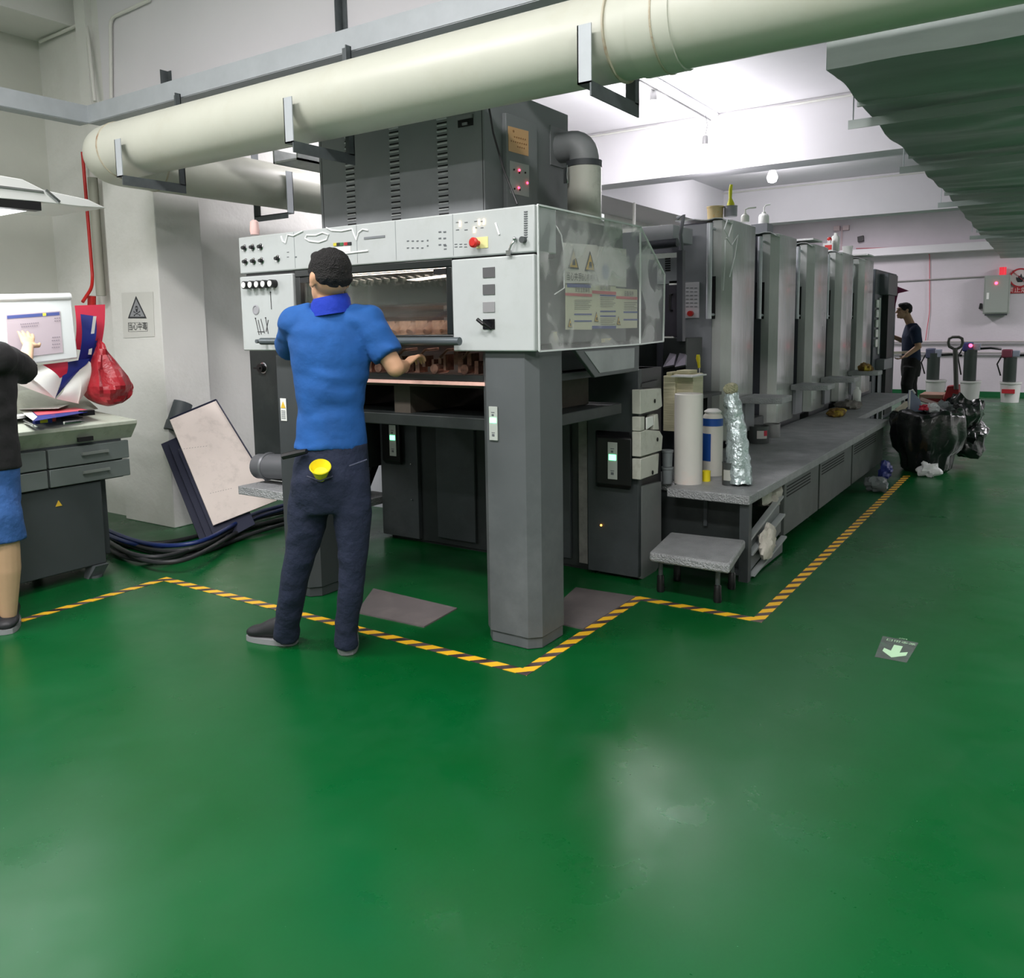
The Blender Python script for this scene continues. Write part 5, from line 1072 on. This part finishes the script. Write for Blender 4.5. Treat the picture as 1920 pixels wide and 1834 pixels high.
for (a, b_, n_) in (((335, 843), (392, 836), 11), ((395, 925), (438, 915), 9)):
    for i in range(n_): p = onp(a[0]+(b_[0]-a[0])*i/n_, a[1]+(b_[1]-a[1])*i/n_)+nrm*.001; mb.obox(p, (TR-TL).normalized()*.008, (TL-BL).normalized()*.002, nrm*.001)
mb.build('pencil_dashes', mat('dash_grey', (110, 104, 100), .7), bd)
for i in range(3):
    o_ = nrm*-(.035+.035*i)+Vector((0, -.02-.03*i, -.04*i)); k = BL+o_; k = k+(BL-TL).normalized()*(max(0, k.z-.004)/abs((BL-TL).normalized().z))
    l_ = k; tpt = l_+(TL-BL)*(.88+.04*i); tag(MB().prism([tpt, tpt+(TR-TL)*.8, l_+(TR-TL)*.8, l_], nrm*-.01).build('leaning_board', BE), 'dark blue edged board, %s of the three behind the pale pink board' % ('first', 'second', 'last')[i], 'board', 'dark boards behind the pale one')
a = X_(338, 775, -5.2); tag(MB().tube([a+Vector((.0, -.06, -.12)), a+Vector((-.01, .03, .07))], .07, 20).build('dark_roll', mat('roll_dark', (74, 80, 84), .5)), 'dark grey rolled sheet standing behind the pale board', 'roll')
tag(MB().prism([Z_(405, 1012), Z_(400, 985, .1), Z_(430, 975, .12), Z_(418, 1005)], (.004, .004, .004)).build('board_offcut', PW2), 'small white triangular offcut at foot of leaning board', 'offcut')
random.seed(3)
base = [(196, 1000), (240, 1022), (290, 1033), (345, 1028), (392, 1012), (440, 988), (480, 972), (540, 958)]
for i in range(9):
    pts = []
    ph = random.uniform(0, 6); oy = -12+i*4.2
    blue = i in (1, 2)
    for k, (px, py) in enumerate(base):
        z = .02+(.035 if i % 2 else 0)+.02*math.sin(ph+k*.9)+(.03 if blue else 0); z = max(z, .014)
        p = Z_(px, py+oy+5*math.sin(ph+k*1.1), z); p.x = max(p.x, -5.25) if p.y > 3.5 else p.x
        pts.append(p)
    sm = []
    for k in range(len(pts)-1):
        p0, p1, p2, p3 = pts[max(k-1, 0)], pts[k], pts[k+1], pts[min(k+2, len(pts)-1)]
        for t_ in (0, .25, .5, .75): sm.append(.5*((2*p1)+(p2-p0)*t_+(2*p0-5*p1+4*p2-p3)*t_*t_+(3*p1-p0-3*p2+p3)*t_**3))
    sm.append(pts[-1])
    tag(MB().tube(sm, .014, 10).build('floor_cable', mat('blue_hose', (26, 44, 96), .35) if blue else mat('black_cable', (40, 42, 44), .5)), 'blue hose in the cable bundle along the wall foot' if blue else 'black cable in the bundle along the wall foot', 'cable', 'blue hoses of the bundle' if blue else 'black cables of the bundle')
lw_ = thing('side_walkway', 'grey tread plate walkway on the left side of the press behind the leaning board', 'platform', (-3.85, 3.6, 0))
MB().box((-4.02, 3.08, .43), (-3.57, 3.3, .48)).build('tread_deck', TREAD, lw_, .004)
MB().box((-3.63, 3.26, 0), (-3.59, 3.3, .43)).build('leg_frame', DARK, lw_)
c = Z_(497, 905, .48); tag(MB().cyl(Y_(495, 875, 3.24)+Vector((-.04, 0, 0)), Y_(520, 872, 3.24)+Vector((.15, 0, 0)), .075).lathe([(.078, 0), (.085, .01), (.078, .02)], Y_(502, 874, 3.24), 24, (1, 0, 0)).build('blower_motor', mat('motor_grey', (110, 112, 116), .4, .4)), 'grey round blower motor on the left walkway beside the charcoal post', 'motor')
MB().box((-4.15, 4.65, 0), (-3.78, 5.6, 1.28)).build('left_housing', DARK2, pb)
wc = tag(MB().box((-4.6, 4.70, 0), (-4.2, 5.6, .98)).build('white_cabinet', mat('cab_lilac_white', (205, 206, 214), .5)), 'white electrical cabinet seen through the press behind the blue shirt worker', 'cabinet')
mb = MB()
for j in range(2):
    for i in range(7): c = X_(700+i*3, 815+j*14, -4.198); mb.box((c.x, c.y-.008, c.z-.025), (c.x+.002, c.y+.004, c.z+.012))
mb.build('vent_slot', HOLE, wc)
st_ = thing('side_stair', 'grey tread plate stair seen through the press between the worker and rear housing', 'stair', (-3.84, 4.3, 0))
for (z, y0, y1) in ((.80, 4.2, 4.5), (.52, 4.05, 4.3), (.22, 3.9, 4.15)): MB().box((-3.98, y0, z), (-3.77, y1, z+.05)).build('tread', TREAD, st_, .003)
MB().box((-4.0, 4.46, 0), (-3.98, 4.5, .85)).bar((-3.99, 3.92, .0), (-3.99, 4.48, .85), .02, .06).build('stringer', DARK, st_)
# ================= THINGS ON THE WALKWAY =================
ZD = .48
def on(px, py, z=ZD): return Z_(px, py, z)
def tin(name, p, r, h, m, lab, cat, lid=None, group=None, open_=True, taper=1.0):
    prof = [(r*taper*.98, 0), (r*taper, .006), (r, h-.006), (r*1.04, h-.004), (r*1.04, h)]
    if open_: prof += [(r*.94, h), (r*.9*taper, .012), (.001, .012)]
    return tag(MB().lathe(prof, p, 28).build(name, m), lab, cat, group)
tubem = mat('sleeve_cream', (206, 204, 198), .5, var=.03, dirt=(220, 190, 175), dscale=3, damt=.4)
p = on(1290, 905); r = pw(p, 26)
paper_tube = tag(MB().lathe([(r, 0), (r, .51), (r*.93, .515), (r*.93, .4)], p, 40).build('paper_roll', tubem), 'tall pale paper roll standing at the walkway corner', 'roll')
YEP = mat('yellowed_stack', (214, 208, 176), .6, var=.05, scale=3, aniso=(1, 1, 14), bump=.4, bscale=9)
for (px0, px1, y0, y1, yy_, lb) in ((1243, 1266, 705, 808, 4.52, 'yellowed foam board stack behind the paper roll, at left'), (1262, 1300, 702, 745, 4.55, 'yellowed foam block leaning behind the paper roll')):
    a, c = Y_(px0, y1, yy_), Y_(px1, y0, yy_); tag(MB().box((a.x, yy_, max(.485, a.z)), (c.x, yy_+.16, c.z)).box((a.x+.01, yy_+.02, c.z), (c.x-.03, yy_+.14, c.z+.02)).build('foam_stack', YEP, bevel=.004), lb, 'foam stack')
a = Y_(1275, 706, 4.5); tag(MB().box((a.x-.03, 4.44, a.z), (a.x+.1, 4.66, a.z+.008)).build('white_card', WS), 'white card lying on top of the foam block', 'card')
# support shelf for the leaning foam
MB().box((-1.87, 4.46, .43), (-1.80, 4.72, .485)).build('shelf_bracket', DARK, wk)
p = on(1335, 890); r = pw(p, 19)
bt = thing('chemical_bottle', 'white drum with blue labels beside the paper roll', 'drum', p)
MB().lathe([(r, 0), (r, .33), (r*.9, .36), (r*.7, .375), (.02, .38)], p, 32).build('drum_body', mat('white_drum', (214, 212, 204), .5, var=.03), bt)
def arcs(z0, z1, a0, a1, rr, m, nm, par, c):
    rows = [[Vector((c.x+rr*math.cos(a0+(a1-a0)*k/8), c.y+rr*math.sin(a0+(a1-a0)*k/8), c.z+z)) for k in range(9)] for z in (z1, z0)]
    return MB().sheet(rows, .0015).build(nm, m, par)
va = math.atan2(-p.y, -p.x)
BLB = mat('label_blue', (30, 80, 160), .45)
arcs(.30, .345, va-1.3, va+1.3, r*1.01+.001, BLB, 'top_band', bt, p); arcs(.09, .255, va-1.2, va-.15, r*1.01+.001, BLB, 'blue_label', bt, p)
MB().lathe([(r*.8, .375), (r*.85, .385), (r*.5, .4)], p, 24).build('film_cap', mat('white_film', (225, 225, 222), .3, bump=.5, bscale=20), bt)
p2_ = on(1324, 902); tin('paper_cup', p2_, pw(p2_, 8), .06, YEL, 'small yellow pot at the foot of the white drum', 'pot')
p = on(1368, 909); r = pw(p, 14)
tn = tin('ink_can', p, r, .13, mat('dark_tin', (84, 88, 88), .4, .4), 'grey ink can under the foil wrapped brush at the walkway corner', 'can')
va = math.atan2(-p.y, -p.x); arcs(.03, .09, va-.9, va+.9, r*1.02, mat('label_grey', (176, 178, 170), .6), 'paper_label', tn, p)
FOIL = mat('silvery_film', (188, 202, 204), .12, .55, var=.15, scale=12, bump=1., bscale=26)
fp = [D_(1386, 905, dep(on(1386, 908))-.02), D_(1384, 860, dep(on(1386, 908))-.02), D_(1380, 800, dep(on(1386, 908))), D_(1374, 760, dep(on(1386, 908))), D_(1370, 738, dep(on(1386, 908)))]
fp[0].z = .485
ff = MB().tube(fp, [.075, .065, .054, .048, .034], 28)
def crink(p): return p+noise.noise_vector(p*26)*.012+noise.noise_vector(p*60)*.005
# subdivide lengthwise for crinkles
L_ = []; RR = []
for i in range(len(fp)-1):
    for t_ in range(8): L_.append(fp[i].lerp(fp[i+1], t_/8)); RR.append([.075, .066, .055, .05, .036][i]*(1-t_/8)+[.075, .066, .055, .05, .036][i+1]*t_/8)
L_.append(fp[-1]); RR.append(.036)
def crk(p):
    q = crink(p); q.z = max(q.z, .483); return q
tag(MB().tube(L_, RR, 36).build('film_bundle', FOIL, fn=crk, ang=60), 'crumpled silvery film bundle standing on the walkway corner', 'film')
c = D_(1371, 728, dep(fp[-1])); tag(MB().ball(c, (.036, .036, .038), 18, 12).build('mop_head', mat('pale_bristles', (196, 192, 160), .8, var=.2, scale=50, bump=1., bscale=90), fn=crink), 'pale tufted brush head poking out of the silvery film bundle', 'brush')
p = on(1421, 830); r = pw(p, 19.5); tn = tin('ink_can', p, r, pw(p, 32), MATS['dark_tin'], 'open dark ink can with white and red label on the walkway', 'can', group='open ink cans on walkway')
va = math.atan2(-p.y, -p.x); arcs(.04, .1, va-.1, va+.9, r*1.03, mat('label_white', (210, 206, 204), .6), 'paper_label', tn, p); arcs(.06, .1, va+.55, va+.9, r*1.05, mat('label_red', (200, 50, 70), .6), 'red_mark', tn, p)
p = on(1447, 819); tin('ink_can', p, pw(p, 15), pw(p, 25), mat('grey_tin', (150, 150, 150), .4, .3), 'smaller plain grey can behind the labelled ink can', 'can', group='open ink cans on walkway')
p = on(1251, 906); r = pw(p, 10)
for k, lb in enumerate(('lower grey pot of the stack left of the paper roll', 'upper grey pot of the stack left of the paper roll')):
    q = Vector(p); q.z += k*.098; tag(MB().lathe([(r*.9, 0), (r, .08), (r*1.12, .083), (r*1.12, .095), (.01, .097)], q, 24).build('plastic_pot', mat('pot_grey', (112, 118, 120), .5)), lb, 'pot', 'stacked grey pots')
tag(MB().lathe([(.04, 0), (.042, .005), (.042, .15), (.036, .165), (.018, .18), (.018, .2)], on(1606, 760), 20).build('white_bottle', WHITE), 'white plastic bottle standing far along the walkway', 'bottle')
p = on(1590, 766); rag('grey_glove', (p.x, p.y, .515), (.11, .16, .05), mat('grey_glove', (120, 116, 110), .8, var=.2, scale=20), 'grey crumpled glove beside the white bottle on walkway', 'glove', seed=4)
p = on(1568, 780); rag('stained_rag', (p.x, p.y, .51), (.07, .2, .04), mat('stained_cloth', (120, 90, 40), .8, var=.4, scale=8, dirt=(210, 190, 50), dscale=7, damt=1.), 'yellow and brown stained rag lying on the walkway', 'rag', seed=7)
rag('stained_rag', (-1.85, last_step-.02, .88), (.07, .10, .05), MATS['stained_cloth'], 'small yellow-green rag lying on the furthest tower step', 'rag', seed=9)
a, b_ = Y_(1310, 668, 5.0), Y_(1311, 740, 5.0)
sd = thing('long_screwdriver', 'long screwdriver with yellow handle standing upright by the first tower', 'tool', (b_.x, 5.0, b_.z))
MB().cyl(b_, Y_(1311, 690, 5.0), .004).build('shaft', CHROME, sd); MB().tube([Y_(1311, 690, 5.0), Y_(1310, 680, 5.0), Y_(1309, 672, 5.0), Y_(1309, 665, 5.0)], [.008, .01, .014, .010], 12).build('handle', YEL, sd)
MB().box((b_.x-.06, 4.95, b_.z-.02), (b_.x+.04, 5.3, b_.z)).box((b_.x-.06, 5.2, .48), (b_.x-.02, 5.28, b_.z-.02)).build('tool_shelf', DARK2, pb)
# things on top of the towers
def top(px, py, y): return Y_(px, py, y)
p = top(1341, 410, 5.93); r = pw(p, 15); bk = tag(MB().lathe([(r*.92, 0), (r, pw(p, 29)), (r*1.06, pw(p, 29)), (r*1.06, pw(p, 32)), (r*.9, pw(p, 32)), (r*.85, .01), (.001, .01)], (p.x, p.y, 2.105), 28).build('ink_bucket', mat('ink_smeared', (222, 200, 150), .45, var=.1, dirt=(236, 172, 20), dscale=14, damt=1.)), 'yellow ink smeared bucket on top of the first printing unit', 'bucket')
p = top(1370, 400, 5.95); r = pw(p, 12); zc = 2.15
tin('ink_can', (p.x, p.y, zc), r, .075, mat('grey_tin2', (150, 150, 156), .4, .3), 'grey can holding a yellow brush on top of the first tower', 'can')
br = thing('ink_brush', 'bright yellow brush standing handle up in grey can on first tower', 'brush', (p.x, p.y, zc+.013))
YB2 = mat('lime_yellow', (220, 220, 40), .4)
MB().tube([(p.x, p.y, zc+.02), (p.x, p.y, zc+.09), (p.x-.004, p.y, zc+.13), (p.x-.004, p.y, zc+.19), (p.x+.002, p.y, zc+.225)], [.03, .026, .011, .013, .011], 12).build('handle', YB2, br)
def washb(p, r, h, lab, sp):
    t = thing('wash_bottle', lab, 'bottle', p, 'wash bottles on the towers')
    MB().lathe([(r, 0), (r*1.02, .01), (r*1.02, h*.7), (r*.8, h*.9), (r*.4, h), (r*.4, h*1.15)], p, 20).build('bottle_body', WHITE, t)
    P_ = Vector(p); MB().tube([P_+Zv*h*1.1, P_+Zv*h*1.6, P_+Zv*h*1.8+AR*sp*.3, P_+Zv*h*(2.1 if sp < .05 else 1.9)+AR*sp], .006, 8).build('bent_spout', WHITE, t)
p = top(1432, 420, 7.05); 
tag(MB().box((p.x-.09, p.y-.06, 2.12), (p.x+.05, p.y+.1, p.z)).build('grey_block', MID, bevel=.004), 'grey block under the wash bottle on the second unit', 'block')
washb((p.x, p.y, p.z), pw(p, 9.5), pw(p, 19), 'white wash bottle with bent spout on grey block', .05)
p = top(1397, 415, 6.2); washb((p.x, p.y, 2.135), .03, pw(p, 14), 'white wash bottle half hidden behind the first tower film', .08)
p = top(1566, 466, 9.35); tag(MB().lathe([(pw(p, 7.5), 0), (pw(p, 7.5), pw(p, 24)), (pw(p, 6), pw(p, 28)), (pw(p, 3), pw(p, 30)), (pw(p, 3), pw(p, 34))], (p.x, p.y, 2.13), 20).build('white_bottle', WHITE), 'white bottle standing on the fourth printing unit', 'bottle')
p = top(1552, 466, 9.2); b_ = tag(MB().box((p.x-.05, p.y, 2.12), (p.x+.05, p.y+.1, 2.21)).box((p.x-.01, p.y+.02, 2.21), (p.x+.02, p.y+.06, 2.25)).build('small_carton', WS), 'small white and red carton beside the bottle on fourth unit', 'carton'); MB().box((p.x-.03, p.y-.003, 2.14), (p.x+.04, p.y, 2.19)).ball((p.x+.005, p.y+.04, 2.25), .025).build('red_panel', RED, b_)
p = top(1593, 477, 10.4); tag(MB().lathe([(.05, 0), (.06, .1), (.055, .1), (.045, .01), (.001, .01)], (p.x-.02, p.y-.02, 2.165), 18).build('white_cup', WHITE), 'white cup on top of the fifth printing unit', 'cup')
# ================= RUBBISH =================
TC = Z_(1722, 880); Td = dep(TC)
PLB = mat('black_bin_film', (26, 28, 29), .22, var=.3, scale=5, bump=.8, bscale=9, coat=.4)
cx, cy = -1.03, 8.42
secs = [(0, .17), (.04, .21), (.16, .22), (.22, .27), (.34, .31), (.46, .30), (.53, .29), (.56, .275), (.57, .25), (.54, .23), (.40, .20)]
mb = MB(); n = 64; vs_ = []; 
for i, (z, r) in enumerate(secs):
    for k in range(n):
        a = 2*math.pi*k/n; rr = r*(1+.055*math.sin(a*9+z*7)+.035*math.sin(a*17+2-z*9)+.09*noise.noise(Vector((math.cos(a)*1.4, math.sin(a)*1.4, z*5))))
        vs_.append((cx+rr*math.cos(a), cy+rr*math.sin(a), z+(.02*math.sin(a*5) if z > .5 else 0)))
mb.add(vs_, [(i*n+k, i*n+(k+1) % n, (i+1)*n+(k+1) % n, (i+1)*n+k) for i in range(len(secs)-1) for k in range(n)]+[tuple(range(n))[::-1], tuple(range((len(secs)-1)*n, len(secs)*n))])
tag(mb.build('rubbish_bag', PLB, ang=60), 'large black rubbish bag filled to the brim beside end of walkway', 'rubbish bag', 'black rubbish bags')
rag('rubbish_bag', (-.78, 8.86, .36), (.18, .2, .28), PLB, 'second black rubbish bag bulging behind the full one', 'rubbish bag', 'black rubbish bags', seed=12, fl=.95, n=40, mm=28)
p = D_(1716, 752, Td-.0); 
def slab(name, corners, d, th, m, lab, cat): return tag(MB().prism([D_(a, b, d) for a, b in corners], AF*th).build(name, m, bevel=.003), lab, cat)
slab('ring_binder', [(1704, 772), (1708, 731), (1726, 750), (1731, 772)], Td-.02, .05, mat('binder_blue', (130, 140, 165), .5), 'grey-blue folder sticking up out of the rubbish bag', 'folder')
MB().tube([D_(1704, 774, Td-.03), D_(1706, 732, Td-.03), D_(1711, 731, Td-.03), D_(1716, 738, Td-.03)], .008, 8).build('white_spine', WS, bpy.data.objects['ring_binder'])
CARD = mat('card_cream', (200, 192, 176), .7)
slab('card_strip', [(1728, 745), (1762, 756), (1760, 763), (1727, 752)], Td+.1, .03, mat('card_pink', (190, 160, 158), .7), 'pinkish card strip lying across top of the rubbish bag', 'card')
slab('card_tube', [(1679, 770), (1702, 752), (1703, 762), (1690, 774)], Td-.1, .05, CARD, 'cream card roll sticking out of left side of the rubbish bag', 'card')
rag('white_film_scrap', tuple(D_(1747, 766, Td-.05)), (.07, .08, .045), mat('white_film2', (205, 208, 210), .3, bump=.6, bscale=12), 'white plastic scrap on right of the full rubbish bag', 'plastic scrap', seed=3)
rag('paper_scrap', tuple(D_(1732, 765, Td-.12)), (.04, .04, .03), PRD, 'small red printed scrap in the middle of the rubbish', 'paper scrap', seed=6)
rag('clear_film_scrap', tuple(D_(1772, 768, Td+.1)), (.09, .1, .08), mat('grey_clear', (120, 126, 128), .2, alpha=.85, bump=.6, bscale=12), 'grey clear plastic bunched at right top of the rubbish', 'plastic scrap', seed=16)
p = Z_(1742, 893); rag('paper_ball', (p.x, p.y-.03, .06), (.09, .06, .065), mat('tissue_white', (214, 216, 216), .8, bump=.8, bscale=18), 'crumpled white tissue lying on floor before the rubbish bag', 'paper', seed=2, fl=.9)
p = Z_(1600, 918); rag('film_scrap', (max(p.x, -1.25), p.y, .06), (.09, .09, .06), MATS['grey_clear'], 'grey plastic scrap on the floor by the walkway vents', 'plastic scrap', seed=21, fl=.9)
p = Z_(1612, 900); rag('blue_scrap', (max(p.x, -1.27), p.y+.1, .08), (.05, .07, .08), mat('dark_blue_film', (40, 50, 110), .4, bump=.5, bscale=12), 'dark blue scrap behind the grey plastic by the walkway', 'plastic scrap', seed=23, fl=.95)
# ================= BACK WALL =================
YW = 17.29
def wq(px, py, o=0.): return Y_(px, py, YW-o)
BKT = mat('bucket_white', (198, 198, 196), .45)
def pump(bx, by, p0, p1, h0, h1, col, lab, led, red):
    g = Z_(bx, by); r = pw(g, 17); H_ = pw(g, 38)
    b = thing('plastic_bucket', lab[0], 'bucket', g, 'white buckets under the ink pumps')
    MB().lathe([(r*.86, 0), (r, H_-.03), (r*1.07, H_-.03), (r*1.07, H_), (r*.95, H_), (.01, H_-.01)], g, 28).build('bucket_body', BKT, b)
    if red: c_ = Y_(bx-2, by-20, g.y-r*1.0); MB().box((c_.x-.1, c_.y-.006, c_.z-.035), (c_.x+.09, c_.y+.02, c_.z+.035)).build('red_label', mat('label_red2', (176, 40, 50), .5), b)
    t = thing('ink_pump', lab[1], 'pump', (g.x, g.y, H_), 'ink pumps above the buckets')
    a, c_ = Y_(p0[0], p0[1], g.y), Y_(p1[0], p1[1], g.y); cxp = (a.x+c_.x)/2; rp = abs(c_.x-a.x)/2*1.1
    MB().cyl((cxp, g.y, H_+.002), (cxp, g.y, a.z), rp).build('pump_cylinder', mat('pump_green', (44, 54, 50), .5), t)
    a, c_ = Y_(h0[0], h0[1], g.y), Y_(h1[0], h1[1], g.y)
    MB().box((a.x, g.y-.09, c_.z), (a.x+(c_.x-a.x)*.6, g.y+.09, a.z)).build('motor_block', mat('motor_%s' % col[0], col[1], .5), t, .02)
    MB().box((a.x+(c_.x-a.x)*.6, g.y-.08, c_.z+.02), (c_.x, g.y+.08, a.z-.02)).build('switch_box', mat('switch_pale', (130, 136, 150), .5), t, .01)
    MB().tube([(c_.x, g.y, (a.z+c_.z)/2-.03), (c_.x+.15, g.y, (a.z+c_.z)/2-.02), (c_.x+.3, g.y+.1, (a.z+c_.z)/2-.04)], .02, 8).build('hose', BLACK, t)
    MB().tube([(cxp-rp, g.y, a.z-.05), (cxp-rp-.09, g.y, a.z-.25), (cxp-rp-.03, g.y, H_+.1)], .012, 8).build('side_hose', BLACK, t)
    if led: MB().ball(Y_(1820, 648, g.y-.1), .03, 10, 8).build('indicator_light', RL, t)
pump(1753, 750, (1740, 662), (1760, 710), (1737, 653), (1765, 672), ('slate', (70, 74, 96)), ('white bucket nearest the far worker by the back wall', 'dark green ink pump nearest the far worker'), False, False)
pump(1818, 752, (1809, 655), (1829, 710), (1806, 642), (1838, 659), ('blue', (50, 56, 110)), ('plain white bucket right of the pallet truck handle', 'ink pump with blue motor and red light beside the pallet truck'), True, False)
pump(1893, 754, (1883, 670), (1904, 713), (1879, 655), (1912, 671), ('maroon', (110, 50, 66)), ('white bucket with red label furthest right', 'ink pump with maroon motor furthest right'), False, True)
for (z, lb) in ((1.0, 'upper pale pipe along the back wall above the pumps'), (.80, 'lower pale pipe along the back wall behind the pumps')): tag(MB().cyl((-3.3, 17.24, z), (6.6, 17.24, z), .02).build('wall_pipe', mat('pipe_pale_pink', (186, 178, 180), .5)), lb, 'pipe', 'pipes along the back wall')
eb_ = thing('control_box', 'grey wall control box with lit red lamp at the right on the back wall', 'control box', wq(1868, 585))
a, c = wq(1846, 517, .2), wq(1891, 588, .2)
MB().box((a.x, YW-.2, c.z), (c.x, YW, a.z)).build('box_body', mat('box_grey', (150, 156, 150), .5), eb_, .006)
MB().box((a.x+.02, YW-.215, c.z+.02), (c.x-.02, YW-.2, a.z-.02)).build('box_door', MATS['box_grey'], eb_, .004)
MB().box((a.x+.03, YW-.19, c.z-.03), (c.x-.03, YW-.02, c.z)).build('cable_gland', DARK, eb_)
MB().ball(wq(1868, 531, .22), .025, 10, 8).build('indicator_light', RL, eb_)
MB().box(wq(1850, 549, .216), wq(1854, 561, .22)).build('lock_plate', WHITE, eb_)
c = wq(1880, 516, .1); MB().cyl((c.x, c.y, a.z), (c.x, c.y, a.z+.14), .055).build('red_beacon', mat('beacon_red', (230, 60, 70), .3, emis=.3, ecol=(230, 40, 60)), eb_)
sg2 = thing('no_fire_sign', 'red round no fire sign with red text strip at right edge of back wall', 'sign', wq(1912, 521))
c = wq(1913, 521, .0); R_ = pw(c, 18)
MB().lathe([(R_*.01, 0), (R_*.9, 0), (R_*.9, .004)], c, 40, (0, -1, 0)).build('sign_disc', mat('sign_disc', (200, 190, 190), .5), sg2)
MB().lathe([(R_*.84, .004), (R_, .004), (R_, .01), (R_*.84, .01), (R_*.84, .004)], c, 40, (0, -1, 0)).bar(c+Vector((-R_*.62, -.008, R_*.62)), c+Vector((R_*.62, -.008, -R_*.62)), .006, R_*.14, (0, 1, 0)).build('red_ring', mat('sign_red', (170, 40, 50), .5), sg2)
fl_ = [(-.25, -.5), (.2, -.5), (.42, -.1), (.3, .15), (.25, -.02), (.08, .5), (-.05, .2), (-.2, .3), (-.22, .02), (-.42, .1), (-.4, -.2)]
MB().prism([c+Vector((x*R_*.9, -.004, z*R_*.9)) for x, z in fl_], (0, -.002, 0)).build('flame_symbol', SI, sg2)
a, b_ = wq(1893, 539), wq(1935, 549); MB().box((a.x, YW-.006, b_.z), (b_.x, YW, a.z)).build('text_strip', MATS['sign_red'], sg2)
MB().add(*text_faces('禁止烟火', .105, ((a.x+b_.x)/2, YW-.007, (a.z+b_.z)/2), (1, 0, 0), (0, 0, 1), .001)).build('lettering', mat('sign_text', (225, 205, 205), .5), sg2, flat=True)
conduit([wq(1605, 466, .02), wq(1724, 463, .02), wq(1743, 475, .02), wq(1743, 584, .02), wq(1735, 640, .04)], .006, 'thin red cable looping down the back wall behind the far worker', mat('red_cable', (200, 70, 85), .5), 'red_cable', 'cable')
conduit([wq(1640, 530, .02), wq(1848, 518, .02)], .012, 'pale conduit running level to the wall control box', mat('conduit_grey', (160, 156, 156), .5))
p = wq(1839, 574); tag(MB().prism([(p.x-.03, YW, p.z-.05), (p.x+.03, YW, p.z-.05), (p.x+.015, YW, p.z+.05), (p.x-.015, YW, p.z+.05)], (0, -.04, 0)).build('wall_outlet', BLACK), 'small dark outlet on back wall left of the control box', 'outlet')
p = Y_(1614, 448, 17.24); tag(MB().obox((p.x, 17.24, p.z), (.1, 0, .02), (0, .1, 0), (-.01, 0, .1)).build('black_speaker', BLACK), 'small black box fixed high on the rear beam', 'box')
p = Y_(1577, 428, 17.2); tag(MB().box((p.x-.14, 17.2, p.z-.04), (p.x-.03, 17.3, p.z+.05)).box((p.x+.03, 17.2, p.z-.04), (p.x+.14, 17.3, p.z+.05)).cyl((p.x, 17.28, p.z-.7), (p.x, 17.28, p.z+.02), .015).build('emergency_lamp', mat('lamp_pinkish', (200, 180, 184), .5)), 'twin headed emergency lamp high on the rear beam', 'lamp')
# pallet truck
pt_ = thing('pallet_truck', 'red pallet truck with tall grey loop handle before the back wall', 'pallet truck', Z_(1795, 768))
g = Z_(1792, 766); gy = g.y
def gq(px, py): return Y_(px, py, gy)
lp_ = [gq(1790, 655), gq(1780, 650), gq(1778, 642), gq(1780, 635), gq(1786, 632), gq(1798, 632), gq(1804, 635), gq(1805, 643), gq(1802, 650), gq(1793, 655)]
MB().tube(lp_, .022, 10).cyl(gq(1791, 652), gq(1793, 730), .035).build('loop_handle', mat('truck_grey', (84, 82, 80), .5), pt_)
MB().prism([gq(1768, 752), gq(1776, 724), gq(1798, 722), gq(1799, 752)], (0, .2, 0)).build('pump_housing', mat('truck_red', (150, 34, 44), .5), pt_, .01)
MB().box((gq(1722, 755).x, gy+.1, .08), (gq(1770, 755).x, gy+.3, .14)).box((gq(1722, 755).x, gy+.45, .08), (gq(1770, 755).x, gy+.65, .14)).build('fork', MATS['truck_red'], pt_)
c = gq(1786, 764); MB().cyl((c.x-.02, gy-.04, .09), (c.x+.0, gy+.02, .09), .09).cyl((c.x+.14, gy-.04, .07), (c.x+.16, gy+.02, .07), .07).build('wheel', BLACK, pt_)
MB().bar(gq(1799, 752), gq(1806, 766), .03, .02).build('foot_lever', MATS['truck_red'], pt_)
tag(MB().box((gq(1722, 750).x, gy+.08, .142), (gq(1766, 750).x, gy+.7, .2)).build('timber_pallet', mat('pinkish_wood', (150, 118, 104), .8, var=.2, scale=8)), 'low brownish pallet load on the forks of the red truck', 'pallet')
PK = mat('dark_pink', (150, 60, 100), .5)
p = Y_(1687, 546, 13.0); tag(MB().prism([(p.x-.06, 13, p.z-.25), (p.x-.06, 13, p.z+.08), (p.x+.12, 13, p.z-.0), (p.x-.02, 13, p.z-.03)], (0, .01, 0)).cyl((p.x-.07, 13.0, p.z-.3), (p.x-.07, 13.0, p.z+.1), .008).build('pink_flag', PK), 'small dark pink flag fixed on right side of the feeder', 'flag')
